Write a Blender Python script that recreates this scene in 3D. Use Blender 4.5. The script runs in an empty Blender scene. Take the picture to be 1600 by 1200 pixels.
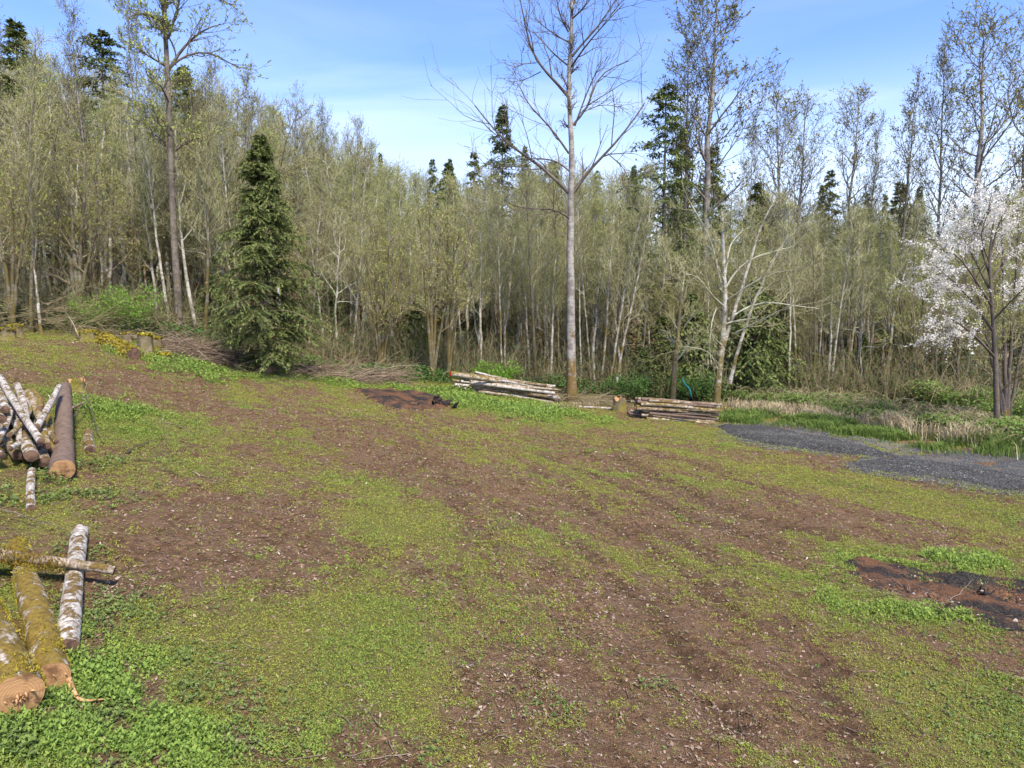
import bpy, math, random
import numpy as np
from mathutils import Matrix, Vector, Euler

# ------------------------------------------------------------------ camera, sky, sun, exposure
SC = bpy.context.scene
CAMZ, F, HZ = 3.8, 1081.0, 495.0            # height, focal length and horizon row in photo pixels (1600x1200)
PITCH = math.atan((600.0 - HZ) / F)
cam = bpy.data.objects.new('camera', bpy.data.cameras.new('camera'))
SC.collection.objects.link(cam)
cam.location = (0, 0, CAMZ)
cam.rotation_euler = (math.pi / 2 - PITCH, 0, 0)
cam.data.sensor_width = 36.0
cam.data.lens = 36.0 * F / 1600.0
cam.data.clip_end = 3000
SC.camera = cam
SC.render.resolution_x, SC.render.resolution_y = 1024, 768

SUN_EL, SUN_AZ = math.radians(54), math.radians(155)     # azimuth clockwise from +Y: behind the camera, to the right
w = bpy.data.worlds.new("World"); SC.world = w; w.use_nodes = True
nt = w.node_tree; nt.nodes.clear()
out = nt.nodes.new('ShaderNodeOutputWorld'); bg = nt.nodes.new('ShaderNodeBackground')
sky = nt.nodes.new('ShaderNodeTexSky'); sky.sky_type = 'NISHITA'; sky.sun_disc = False
sky.sun_elevation = SUN_EL; sky.sun_rotation = SUN_AZ; sky.air_density = 1.0; sky.dust_density = 0.3; sky.ozone_density = 1.0
tc = nt.nodes.new('ShaderNodeTexCoord')
mp = nt.nodes.new('ShaderNodeMapping'); mp.inputs['Scale'].default_value = (1.1, 1.1, 7.0); mp.inputs['Rotation'].default_value = (0, 0.10, 0.3)
nz = nt.nodes.new('ShaderNodeTexNoise'); nz.inputs['Scale'].default_value = 1.5; nz.inputs['Detail'].default_value = 7; nz.inputs['Roughness'].default_value = 0.5
nz.inputs['Distortion'].default_value = 0.6
rp = nt.nodes.new('ShaderNodeValToRGB'); rp.color_ramp.elements[0].position = 0.50; rp.color_ramp.elements[1].position = 0.72
sep = nt.nodes.new('ShaderNodeSeparateXYZ')
mr = nt.nodes.new('ShaderNodeMapRange'); mr.inputs['From Min'].default_value = 0.48; mr.inputs['From Max'].default_value = 0.10
mr.inputs['To Min'].default_value = 0.0; mr.inputs['To Max'].default_value = 1.0; mr.interpolation_type = 'SMOOTHSTEP'
mul = nt.nodes.new('ShaderNodeMath'); mul.operation = 'MULTIPLY'
add_ = nt.nodes.new('ShaderNodeMath'); add_.operation = 'MULTIPLY_ADD'; add_.inputs[1].default_value = 0.55; add_.use_clamp = True
mx = nt.nodes.new('ShaderNodeMix'); mx.data_type = 'RGBA'
hs = nt.nodes.new('ShaderNodeMix'); hs.data_type = 'RGBA'; hs.blend_type = 'MULTIPLY'; hs.inputs[0].default_value = 1.0
SKY_TINT, CLOUD = (.68, .80, 1.14, 1), (4.5, 5.0, 5.7, 1)
hs.inputs[7].default_value = SKY_TINT
L = nt.links.new
L(tc.outputs['Generated'], mp.inputs['Vector']); L(mp.outputs[0], nz.inputs['Vector']); L(nz.outputs['Fac'], rp.inputs[0])
L(tc.outputs['Generated'], sep.inputs[0]); L(sep.outputs[2], mr.inputs['Value'])
L(rp.outputs[0], mul.inputs[0]); L(mr.outputs[0], mul.inputs[1])
mr2 = nt.nodes.new('ShaderNodeMapRange'); mr2.inputs['From Min'].default_value = 0.34; mr2.inputs['From Max'].default_value = 0.12
mr2.inputs['To Max'].default_value = 0.7; mr2.interpolation_type = 'SMOOTHSTEP'
L(sep.outputs[2], mr2.inputs['Value'])
L(mul.outputs[0], add_.inputs[0]); L(mr2.outputs[0], add_.inputs[2])
L(sky.outputs[0], hs.inputs[6]); L(hs.outputs[2], mx.inputs[6]); mx.inputs[7].default_value = CLOUD
L(add_.outputs[0], mx.inputs[0]); L(mx.outputs[2], bg.inputs['Color']); L(bg.outputs[0], out.inputs[0])
bg.inputs['Strength'].default_value = 0.10

sun = bpy.data.objects.new('sun', bpy.data.lights.new('sun', 'SUN'))
SC.collection.objects.link(sun)
sun.data.energy = 2.9; sun.data.angle = math.radians(9); sun.data.color = (1.0, 0.93, 0.80)
sun.rotation_euler = (Vector((math.sin(SUN_AZ) * math.cos(SUN_EL), math.cos(SUN_AZ) * math.cos(SUN_EL), math.sin(SUN_EL)))).to_track_quat('Z', 'Y').to_euler()
SC.view_settings.view_transform = 'Standard'; SC.view_settings.look = 'None'
SC.view_settings.exposure = 1.5; SC.view_settings.gamma = 1.0
SC.cycles.max_bounces = 6; SC.cycles.diffuse_bounces = 3; SC.cycles.glossy_bounces = 2; SC.cycles.transmission_bounces = 3
SC.cycles.use_adaptive_sampling = True; SC.cycles.adaptive_threshold = 0.03

# ------------------------------------------------------------------ helpers: noise, terrain, pixel -> world
RNG = np.random.default_rng(7)
random.seed(7)
TAB = np.random.default_rng(3).random((8, 256, 256))

def vn(x, y, k):
    x = np.asarray(x, float); y = np.asarray(y, float)
    ix = np.floor(x).astype(np.int64); iy = np.floor(y).astype(np.int64)
    fx = x - ix; fy = y - iy
    fx = fx * fx * (3 - 2 * fx); fy = fy * fy * (3 - 2 * fy)
    T = TAB[k % 8]
    a = T[ix & 255, iy & 255]; b = T[(ix + 1) & 255, iy & 255]; c = T[ix & 255, (iy + 1) & 255]; d = T[(ix + 1) & 255, (iy + 1) & 255]
    return a + (b - a) * fx + (c - a) * fy + (a - b - c + d) * fx * fy

def fbm(x, y, s, o=4, k=0, gain=0.5):          # s: size of the largest lump in metres; result about -1..1
    r = 0; a = 1; t = 0
    for i in range(o):
        r = r + a * (vn(x / s * 2 ** i + 17.3 * i + 5 * k, y / s * 2 ** i + 9.1 * i - 3 * k, k + i) * 2 - 1); t += a; a *= gain
    return r / t * 1.6

def sstep(a, b, x):
    t = np.clip((np.asarray(x, float) - a) / (b - a), 0, 1); return t * t * (3 - 2 * t)

_kx = np.array([-400, -60, -30, -21, -15, -10, -7.5, -5, -4, 0, 3, 9, 18, 30, 60, 400.])
_kz = np.array([12, 8, 4.7, 3.35, 2.65, 1.45, 1.02, 0.68, 0.52, 0.0, -0.33, -0.6, -0.5, -0.6, -1, -1.])
_tx = np.linspace(-400, 400, 16001); _tz = np.interp(_tx, _kx, _kz)
_tz = np.convolve(np.pad(_tz, 16, 'edge'), np.ones(33) / 33, 'valid')

def Hs(x, y):                                 # smooth land form
    x = np.asarray(x, float); y = np.asarray(y, float)
    z = np.interp(x, _tx, _tz)
    return z + 0.03 * np.clip(y - 38, 0, 200) * sstep(4, -10, x) + .13 * np.clip(y - 60, 0, 90) - 0.25 * sstep(33, 38, y) * sstep(2, 8, x)

def W(px, py, Y):                             # a photo pixel at forward distance Y
    u = (px - 800) / F; v = (py - 600) / F
    f = math.cos(PITCH) - v * math.sin(PITCH); dz = -v * math.cos(PITCH) - math.sin(PITCH)
    return np.array([u * Y / f, Y, CAMZ + dz * Y / f])

def atg(px, py):                              # where that pixel's ray meets the ground
    Ys = np.linspace(3, 60, 5701)
    u = (px - 800) / F; v = (py - 600) / F
    f = math.cos(PITCH) - v * math.sin(PITCH); dz = -v * math.cos(PITCH) - math.sin(PITCH)
    x = u * Ys / f; z = CAMZ + dz * Ys / f
    hit = np.nonzero(z < Hs(x, Ys))[0]
    i = hit[0] if len(hit) else len(Ys) - 1
    return np.array([x[i], Ys[i], Hs(x[i], Ys[i])])

def segdist(x, y, pts):                       # distance to a polyline and position along it
    best = np.full(np.shape(x), 1e9); al = np.zeros(np.shape(x)); acc = 0
    for a, b in zip(pts[:-1], pts[1:]):
        d = b - a; l2 = float(d @ d); t = np.clip(((x - a[0]) * d[0] + (y - a[1]) * d[1]) / l2, 0, 1)
        q = np.hypot(x - a[0] - t * d[0], y - a[1] - t * d[1])
        m = q < best; best = np.where(m, q, best); al = np.where(m, acc + t * math.sqrt(l2), al); acc += math.sqrt(l2)
    return best, al

RUTS = [[(900, 705), (1000, 742), (1090, 780), (1190, 815), (1300, 838)], [(830, 730), (900, 765), (990, 812), (1060, 850), (1130, 880)], [(1010, 700), (1110, 738), (1220, 775)], [(940, 775), (1030, 820), (1110, 880), (1190, 950), (1290, 1060)], [(850, 712), (930, 742), (1010, 775), (1100, 815), (1200, 850)], [(960, 712), (1060, 760), (1180, 810), (1290, 845)],
        [(880, 775), (980, 830), (1080, 895), (1150, 960), (1250, 1060), (1330, 1150)], [(800, 790), (900, 850), (1000, 930), (1080, 1020), (1150, 1130)],
        [(700, 660), (820, 680), (940, 700)], [(640, 690), (700, 760), (760, 850)], [(950, 690), (1100, 730), (1240, 760)]]
RUTW = [[atg(*p)[:2] for p in r] for r in RUTS]

def rut(x, y):
    r = np.zeros(np.shape(x)); 
    for k, pts in enumerate(RUTW):
        d, al = segdist(x + 0.12 * fbm(x, y, 1.5, 2, 5), y, pts)
        r = np.maximum(r, np.exp(-(d / 0.20) ** 2) * (0.65 + 0.35 * np.sin(al * 22)) * (0.55 if k > 7 else 0.75 if k < 4 else 1) * (fbm(x, y, 1.2, 2, 3) > -0.7))
    return r

def Hg(x, y):
    near = sstep(45, 36, y)
    z = Hs(x, y) + 0.07 * fbm(x, y, 5, 3, 1) + near * (0.028 * fbm(x, y, 0.9, 3, 2) + 0.012 * fbm(x, y, 0.22, 2, 4))
    st = fbm((x * .87 + y * .5), (y * .87 - x * .5) * .16, .55, 3, 4)
    return z - 0.085 * rut(x, y) * near + .016 * st * near

def blobs(x, y, L_):
    r = np.zeros(np.shape(x))
    for px, py, rx, ry, s in L_:
        c = atg(px, py); a = atg(px, py - ry); b = atg(px, py + ry)
        wx = rx * c[1] / F * 1.0; wy = max(0.3, (a[1] - b[1]) / 2)
        sh = (a[0] - b[0]) / max(0.1, (a[1] - b[1]))          # run with the view line through the patch
        dx = x - c[0] - (y - c[1]) * sh * 0.6
        r = r + s * np.exp(-((dx / wx) ** 2 + ((y - c[1]) / wy) ** 2))
    return r

GB = [(170, 645, 120, 40, .9), (330, 740, 140, 50, .55), (90, 1100, 170, 110, 1.1), (270, 1000, 140, 80, .8), (450, 1020, 200, 90, .9),
      (650, 980, 200, 90, .9), (430, 680, 110, 22, .5), (560, 595, 330, 16, 1.0), (800, 640, 130, 12, 1.1), (640, 790, 160, 45, .35),
      (560, 840, 110, 60, .45), (880, 840, 110, 40, .5), (1330, 760, 260, 22, .8), (1480, 800, 160, 30, .7), (1450, 960, 160, 28, 1.0),
      (1270, 905, 120, 30, .8), (1530, 1100, 130, 100, .8), (1400, 870, 160, 22, .8), (1120, 870, 80, 30, .5), (1000, 760, 140, 30, .25),
      (900, 660, 200, 14, .5), (1050, 690, 160, 16, .35), (880, 1130, 110, 50, .4), (700, 900, 100, 40, .3), (1330, 1060, 80, 50, .3), (760, 720, 120, 30, .2),
      (300, 690, 300, 90, .2),
      (200, 600, 150, 16, -.8), (330, 640, 140, 26, -.9), (430, 655, 90, 14, -.4), (420, 850, 230, 70, -1.0), (250, 905, 110, 60, -1.0), (180, 790, 140, 26, -.7), (640, 710, 170, 30, -.6),
      (560, 730, 60, 20, -.4), (810, 790, 70, 40, -.7), (750, 640, 100, 14, -.2), (830, 655, 90, 10, -.4), (1270, 812, 160, 26, -1.1), (1000, 1000, 170, 120, -1.2),
      (1150, 1080, 150, 110, -1.0), (600, 1190, 190, 50, -1.0), (780, 1100, 90, 45, -.7), (400, 1150, 60, 40, -.3), (1080, 690, 190, 16, -.5), (1230, 720, 110, 14, -.5), (1000, 850, 100, 40, -.3),
      (1330, 1120, 90, 40, -.4), (1150, 780, 140, 20, -.2), (1240, 980, 90, 40, -.5), (300, 965, 60, 20, -.5), (450, 800, 80, 26, -.4)]
BRIGHT = [(90, 1080, 190, 140, 1.0), (240, 900, 60, 50, .5), (170, 640, 120, 45, .8), (560, 596, 300, 14, .8), (800, 642, 140, 12, .9), (300, 1150, 240, 60, .7), (1450, 965, 170, 30, .8),
          (1250, 905, 120, 30, .5), (1560, 1120, 120, 110, .6), (1470, 880, 160, 20, .6), (880, 830, 70, 16, .5), (880, 1150, 110, 50, .3), (620, 760, 60, 20, .3), (280, 570, 120, 16, 1.1), (960, 740, 60, 8, .5)]

def grassmap(x, y):
    streak = fbm((x * 0.8 + y * 0.55) * 1.0, (y * 0.8 - x * 0.55) * 0.35, 1.3, 4, 2)
    fine = fbm((x * .87 + y * .5), (y * .87 - x * .5) * .22, .45, 4, 4, .65)
    g = 0.55 + .22 * fine + 0.30 * fbm(x, y, 2.0, 6, 6, .65) + 0.34 * streak + 0.28 * fbm(x, y, .5, 4, 1, .7) + 0.40 * blobs(x, y, GB)
    return np.clip(g - 0.7 * rut(x, y), 0, 1.2)

def brightmap(x, y):
    return np.clip(0.24 + 0.42 * fbm(x, y, 1.2, 5, 3, .6) + 0.70 * blobs(x, y, BRIGHT), 0, 1)

# ------------------------------------------------------------------ helpers: objects
def link(o, parent=None):
    SC.collection.objects.link(o)
    if parent is not None: o.parent = parent
    return o

def tag(o, label=None, cat=None, group=None, kind=None):
    if label: o['label'] = label
    if cat: o['category'] = cat
    if group: o['group'] = group
    if kind: o['kind'] = kind
    return o

def empty(name, loc, rz=0.0, scale=1.0, tilt=(0, 0)):
    o = bpy.data.objects.new(name, None); o.empty_display_size = 0.3
    o.location = loc; o.rotation_euler = (tilt[0], tilt[1], rz); o.scale = (scale,) * 3 if np.isscalar(scale) else scale
    return link(o)

class MB:                                       # mesh builder over numpy arrays
    def __init__(s): s.v = []; s.f = []; s.m = []; s.r = []; s.n = 0
    def add(s, v, f, mat=0, rnd=None):
        v = np.asarray(v, float).reshape(-1, 3); f = np.asarray(f, np.int64)
        if len(f) == 0: return s
        s.v.append(v); s.f.append(f + s.n); s.n += len(v)
        s.m.append(np.full(len(f), mat, np.int32)); s.r.append(np.random.default_rng(len(v)).random(len(f)) if rnd is None else np.broadcast_to(rnd, len(f)).astype(float))
        return s
    def mesh(s, name, mats, smooth=True, attrs=None):
        me = bpy.data.meshes.new(name)
        v = np.concatenate(s.v); nv = len(v)
        loops = np.concatenate([f.ravel() for f in s.f]); tot = np.concatenate([np.full(len(f), f.shape[1]) for f in s.f])
        me.vertices.add(nv); me.vertices.foreach_set('co', v.astype(np.float32).ravel())
        me.loops.add(len(loops)); me.loops.foreach_set('vertex_index', loops.astype(np.int32))
        me.polygons.add(len(tot)); me.polygons.foreach_set('loop_start', np.concatenate([[0], np.cumsum(tot)[:-1]]).astype(np.int32))
        me.polygons.foreach_set('material_index', np.concatenate(s.m))
        me.update(calc_edges=True)
        me.polygons.foreach_set('use_smooth', np.full(len(tot), smooth))
        a = me.attributes.new('rnd', 'FLOAT', 'FACE'); a.data.foreach_set('value', np.concatenate(s.r).astype(np.float32))
        for k, arr in (attrs or {}).items():
            a = me.attributes.new(k, 'FLOAT', 'POINT'); a.data.foreach_set('value', np.asarray(arr, np.float32).ravel())
        for m in mats: me.materials.append(m)
        return me
    def build(s, name, mats, parent=None, smooth=True, attrs=None):
        return link(bpy.data.objects.new(name, s.mesh(name, mats, smooth, attrs)), parent)

def unit(a): return a / np.maximum(np.linalg.norm(a, axis=-1, keepdims=True), 1e-9)

def tubes(P, R, S=4, caps=False):
    P = np.asarray(P, float); R = np.asarray(R, float); N, K, _ = P.shape
    T = unit(np.gradient(P, axis=1)); mt = unit(T.mean(1))
    ref = np.where(np.abs(mt[:, 2:3]) > 0.75, np.array([[1., 0, 0]]), np.array([[0, 0, 1.]]))[:, None, :]
    U = unit(np.cross(T, ref)); V = np.cross(T, U)
    a = np.arange(S) / S * 2 * math.pi
    v = P[:, :, None, :] + R[:, :, None, None] * (np.cos(a)[None, None, :, None] * U[:, :, None, :] + np.sin(a)[None, None, :, None] * V[:, :, None, :])
    i = np.arange(N)[:, None, None] * K * S + np.arange(K - 1)[None, :, None] * S + np.arange(S)[None, None, :]
    j = np.arange(N)[:, None, None] * K * S + np.arange(K - 1)[None, :, None] * S + ((np.arange(S) + 1) % S)[None, None, :]
    f = np.stack([i, j, j + S, i + S], -1).reshape(-1, 4)
    return v.reshape(-1, 3), f

def samp(A, t):                                  # A (N,K,...) at t (N,M)
    K = A.shape[1]; q = np.clip(t, 0, 1) * (K - 1); i = np.minimum(q.astype(int), K - 2); fr = (q - i)
    n = np.arange(A.shape[0])[:, None]
    if A.ndim == 3: fr = fr[..., None]
    return A[n, i] * (1 - fr) + A[n, i + 1] * fr

def grow(P, R, per, t0, t1, length, ang, up=0.1, K=5, wig=0.15, ratio=0.5, tip=0.25, rmin=0.004, rng=RNG, flat=False, tpow=1.0, down=0.0, lshape=None):
    N = P.shape[0]
    t = t0 + (t1 - t0) * ((np.arange(per)[None, :] + rng.random((N, per))) / per) ** tpow
    pos = samp(P, t); T = unit(samp(np.gradient(P, axis=1), t)); r = samp(R, t)
    az = np.arange(per)[None, :] * 2.4 + rng.random((N, per)) * 1.2 + rng.random((N, 1)) * 6.28
    ref = np.where(np.abs(T[..., 2:3]) > 0.8, np.array([1., 0, 0]), np.array([0, 0, 1.]))
    U = unit(np.cross(T, ref)); V = np.cross(T, U)
    if flat: side = np.where((np.arange(per) % 2)[None, :] > 0, 1., -1.); perp = U * side[..., None] + V * rng.normal(0, .25, (N, per))[..., None]
    else: perp = U * np.cos(az)[..., None] + V * np.sin(az)[..., None]
    a = np.radians(ang) * (1 + rng.normal(0, .18, (N, per)))
    d = unit(T * np.cos(a)[..., None] + unit(perp) * np.sin(a)[..., None])
    ln = length * (0.6 + 0.8 * rng.random((N, per)))
    if lshape is not None: ln = ln * lshape(t)
    d = d.reshape(-1, 3); ln = ln.reshape(-1); pos = pos.reshape(-1, 3); r = r.reshape(-1)
    pts = [pos]; cur = d
    for k in range(K - 1):
        cur = unit(cur + np.array([0, 0, up - down]) + rng.normal(0, wig, cur.shape))
        pts.append(pts[-1] + cur * (ln / (K - 1))[:, None])
    NP = np.stack(pts, 1)
    r0 = np.maximum(r * ratio * (0.7 + 0.5 * rng.random(len(r))), rmin)
    NR = np.maximum(r0[:, None] * np.linspace(1, tip, K)[None, :], rmin * 0.55)
    return NP, NR

def leafq(c, a, wd, rng=RNG, nrm=None):          # diamond leaves: base c, axis vector a, width ratio wd
    n = len(c); q = rng.normal(size=(n, 3)) if nrm is None else nrm + rng.normal(0, .35, (n, 3))
    b = unit(np.cross(a, q)) * np.linalg.norm(a, axis=1, keepdims=True) * np.asarray(wd).reshape(-1, 1) * 0.5 
    v = np.stack([c, c + a * .45 + b, c + a, c + a * .45 - b], 1).reshape(-1, 3)
    return v, np.arange(n * 4).reshape(-1, 4)

def pts_on(P, n, t0=0.2, t1=1.0, rng=RNG):
    t = t0 + (t1 - t0) * rng.random((P.shape[0], n)); return samp(P, t).reshape(-1, 3), unit(samp(np.gradient(P, axis=1), t)).reshape(-1, 3)

# ------------------------------------------------------------------ materials
class NT:
    def __init__(s, name):
        s.m = bpy.data.materials.new(name); s.m.use_nodes = True; s.t = s.m.node_tree; s.t.nodes.clear()
        s.out = s.t.nodes.new('ShaderNodeOutputMaterial')
    def n(s, typ, **kw):
        nd = s.t.nodes.new('ShaderNode' + typ)
        for k, v in kw.items():
            if k.startswith('_'): setattr(nd, k[1:], v)
            else:
                key = int(k[1:]) if k[0] == 'i' and k[1:].isdigit() else k.replace('__', ' ')
                if isinstance(v, bpy.types.NodeSocket): s.t.links.new(v, nd.inputs[key])
                else: nd.inputs[key].default_value = v
        return nd
    def tc(s, kind='Object'): return s.n('TexCoord').outputs[kind]
    def map(s, vec, scale, loc=(0, 0, 0)): return s.n('Mapping', Vector=vec, Scale=scale, Location=loc).outputs[0]
    def noise(s, vec, sc, det=4, rough=.55, dist=0.0): return s.n('TexNoise', Vector=vec, Scale=sc, Detail=det, Roughness=rough, Distortion=dist).outputs['Fac']
    def mr(s, val, a, b, c=0.0, d=1.0, smooth=True):
        return s.n('MapRange', _interpolation_type='SMOOTHSTEP' if smooth else 'LINEAR', Value=val, From__Min=a, From__Max=b, To__Min=c, To__Max=d).outputs[0]
    def mix(s, f, a, b, mode='MIX'):
        def c(x): return x if isinstance(x, bpy.types.NodeSocket) else tuple(x)[:3] + (1,)
        return s.n('Mix', _data_type='RGBA', _blend_type=mode, i0=f, i6=c(a), i7=c(b)).outputs[2]
    def math(s, op, a, b=0.0, c=0.0): return s.n('Math', _operation=op, i0=a, i1=b, i2=c).outputs[0]
    def attr(s, name): return s.n('Attribute', _attribute_name=name).outputs['Fac']
    def orand(s): return s.n('ObjectInfo').outputs['Random']
    def finish(s, col, rough=.85, bump=None, bstr=.3, bdist=.02, trans=None, spec=.25):
        kw = dict(Base__Color=col if isinstance(col, bpy.types.NodeSocket) else tuple(col)[:3] + (1,), Roughness=rough)
        b = s.n('BsdfPrincipled', **kw); b.inputs['Specular IOR Level'].default_value = spec
        if bump is not None: s.t.links.new(s.n('Bump', Strength=bstr, Distance=bdist, Height=bump).outputs[0], b.inputs['Normal'])
        o = b.outputs[0]
        if trans:
            tr = s.n('BsdfTranslucent', Color=kw['Base__Color']); o = s.n('MixShader', i0=trans, i1=o, i2=tr.outputs[0]).outputs[0]
        s.t.links.new(o, s.out.inputs[0]); return s.m

def bark(name, pale, grey, dark, moss=(.21, .15, .02), moss_h=3.0, moss_amt=1.0, band=1.0, log=False, mossmax=1.0):
    s = NT(name); v = s.tc(); rnd = s.orand()
    v2 = s.n('VectorMath', _operation='ADD', i0=v, i1=s.n('CombineXYZ', X=s.math('MULTIPLY', rnd, 37.0), Y=0.0, Z=s.math('MULTIPLY', rnd, 91.0)).outputs[0]).outputs[0]
    a = s.noise(s.map(v2, (1, 1, 1.6)) if log else v2, 10.0 if log else 2.6, 7, .72); col = s.mix(s.mr(a, .42, .58), grey, pale)
    b = s.noise(s.map(v2, (7, 7, 38) if log else (3, 3, 22)), 1.0, 4, .6, .4); col = s.mix(s.math('MULTIPLY', s.mr(b, .55, .66), .85 * band), col, dark)
    c = s.noise(v2, 14.0, 4, .7); col = s.mix(s.mr(c, .3, .75, 0, .5), col, grey)
    z = s.n('SeparateXYZ', Vector=v).outputs[2]
    mn = s.noise(s.map(v2, (1, 1, .8)), 7.0 if log else 2.2, 7, .72)
    if log:
        nzn = s.n('SeparateXYZ', Vector=s.n('NewGeometry').outputs['Normal']).outputs[2]
        mf = s.mr(s.math('ADD', s.math('ADD', mn, s.math('MULTIPLY', nzn, .10)), s.math('MULTIPLY', rnd, .12)), .60 - .1 * moss_amt, .70 - .1 * moss_amt)
    else:
        g = s.mr(s.math('DIVIDE', z, s.math('MULTIPLY_ADD', rnd, moss_h, moss_h * .5)), 0.0, 1.0, .42 * moss_amt, -.25, False)
        mf = s.mr(s.math('ADD', s.math('MULTIPLY_ADD', mn, 3.4, -1.25), g), .50, .95, 0, mossmax * .9)
    mc = s.mix(s.mr(s.noise(v2, 20, 3), .3, .7), moss, tuple(x * .5 for x in moss))
    col = s.mix(mf, col, mc)
    h = s.math('ADD', s.noise(s.map(v2, (8, 8, 14)), 1.0, 6, .7), s.math('MULTIPLY', mf, .5))
    return s.finish(col, .9, h, .6, .03)

def flatmat(name, c1, c2, rough=.85, obj=.35, trans=None, sc=None, c3=None, f3=.85):   # leaf and twig colour: spread over faces and over objects
    s = NT(name); f = s.attr('rnd')
    col = s.mix(f, c1, c2)
    if c3 is not None: col = s.mix(s.mr(f, f3, f3 + .01), col, c3)
    r = s.orand()
    col = s.mix(s.math('MULTIPLY', s.mr(r, .35, 1.0), obj * 2.0), col, tuple(x * .38 for x in c2))
    return s.finish(col, rough, trans=trans, spec=.15)

M = {}
M['alder'] = bark('bark_alder', (.52, .49, .42), (.25, .22, .165), (.07, .055, .04), moss=(.17, .12, .02), moss_h=7.0, moss_amt=1.25)
M['mossy'] = bark('bark_mossy', (.22, .20, .15), (.12, .10, .07), (.05, .04, .03), moss=(.13, .095, .018), moss_h=11.0, moss_amt=1.2, mossmax=.9)
M['cotton'] = bark('bark_cottonwood', (.36, .33, .29), (.18, .155, .135), (.06, .05, .042), moss=(.19, .115, .02), moss_h=8.0, moss_amt=1.3, band=.8)
M['cottond'] = bark('bark_cottonwood_dark', (.20, .165, .13), (.11, .09, .07), (.045, .035, .028), moss=(.14, .09, .02), moss_h=4.5, moss_amt=1.0, band=.7)
M['dark'] = bark('bark_dark', (.15, .12, .10), (.10, .08, .065), (.035, .03, .025), moss_h=3.0, moss_amt=.6, band=.5)
M['log'] = bark('bark_log', (.56, .53, .48), (.30, .25, .20), (.08, .055, .04), moss=(.17, .105, .03), log=True, moss_amt=.0)
M['logm'] = bark('bark_log_mossy', (.54, .48, .40), (.26, .20, .14), (.09, .06, .04), moss=(.21, .14, .025), log=True, moss_amt=.55)
M['logt'] = bark('bark_log_tan', (.40, .34, .27), (.24, .18, .13), (.08, .055, .04), moss=(.17, .11, .03), log=True, moss_amt=.3)
M['logd'] = bark('bark_log_dark', (.19, .13, .095), (.11, .075, .055), (.045, .03, .025), moss=(.17, .13, .02), log=True, moss_amt=-1.6, band=1.1)
M['limb'] = flatmat('limb_grey', (.20, .17, .14), (.30, .27, .22), obj=.3)
M['limbp'] = flatmat('limb_pale', (.36, .36, .25), (.50, .49, .38), obj=.3)
M['twig'] = flatmat('twig_olive', (.175, .155, .08), (.40, .375, .215), obj=.28)
M['twigb'] = flatmat('twig_brown', (.15, .12, .065), (.32, .26, .15), obj=.25)
M['twigd'] = flatmat('twig_dark', (.07, .055, .045), (.14, .11, .09), obj=.3)
M['bud'] = flatmat('bud_yellow_green', (.29, .33, .07), (.49, .54, .15), obj=.12, trans=.35)
M['budd'] = flatmat('bud_olive', (.24, .23, .06), (.40, .39, .13), obj=.3, trans=.3)
M['budm'] = flatmat('bud_moss', (.22, .20, .03), (.30, .27, .05), obj=.4, trans=.2)
M['fir'] = flatmat('needles_fir', (.05, .085, .03), (.21, .24, .07), obj=.15, trans=.2)
M['firy'] = flatmat('needles_lit', (.10, .13, .03), (.20, .22, .06), obj=.2, trans=.25)  # fir needles with sunlit yellowing and distance haze put into the colour
M['cedar'] = flatmat('needles_cedar', (.055, .085, .024), (.22, .25, .08), obj=.05, trans=.25, c3=(.24, .15, .06), f3=.94)
M['blossom'] = flatmat('blossom_white', (.80, .75, .66), (.90, .86, .78), obj=0, trans=.45)
M['shrub'] = flatmat('leaf_bright', (.14, .30, .03), (.28, .46, .07), obj=.1, trans=.4)
M['bramble'] = flatmat('leaf_bramble', (.10, .165, .035), (.27, .37, .10), obj=.1, trans=.35, c3=(.26, .17, .09), f3=.90)
M['fern'] = flatmat('leaf_fern', (.05, .11, .025), (.12, .21, .05), obj=.2, trans=.25)

def ground_mat():
    s = NT('ground_soil'); v = s.tc()
    g = s.attr('grass'); br = s.attr('bright')
    n1 = s.noise(v, 1.7, 6, .6); n2 = s.noise(v, 9, 6, .65); n3 = s.noise(v, 45, 4, .6); n4 = s.noise(v, 140, 3, .6)
    dirt = s.mix(s.mr(n2, .35, .68), (.095, .05, .024), (.245, .142, .075))
    dirt = s.mix(s.mr(n1, .4, .65, 0, .5), dirt, (.235, .15, .092))
    dirt = s.mix(s.mr(n3, .56, .68), dirt, (.28, .185, .12))
    dirt = s.mix(s.mr(n3, .42, .30), dirt, (.045, .03, .02))
    dirt = s.mix(s.mr(n4, .66, .72, 0, .6), dirt, (.33, .26, .20))
    dirt = s.mix(s.math('MULTIPLY', s.attr('rut'), .7), dirt, (.05, .032, .02))
    gr = s.mix(s.mr(n3, .35, .65), (.15, .125, .035), (.31, .29, .075))
    gr2 = s.mix(s.mr(n3, .35, .65), (.07, .12, .018), (.19, .30, .045))
    gr = s.mix(br, gr, gr2)
    f = s.math('ADD', g, s.math('ADD', s.math('MULTIPLY', s.math('SUBTRACT', n3, .5), 1.1), s.math('MULTIPLY', s.math('SUBTRACT', n2, .5), .9)))
    col = s.mix(s.mr(f, .5, 1.05, 0, .62), dirt, gr)
    hh = s.math('ADD', s.math('MULTIPLY', n2, 1.2), s.math('ADD', n3, s.math('MULTIPLY', n4, .4)))
    return s.finish(col, .95, hh, 1.0, .06, spec=.1)

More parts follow.
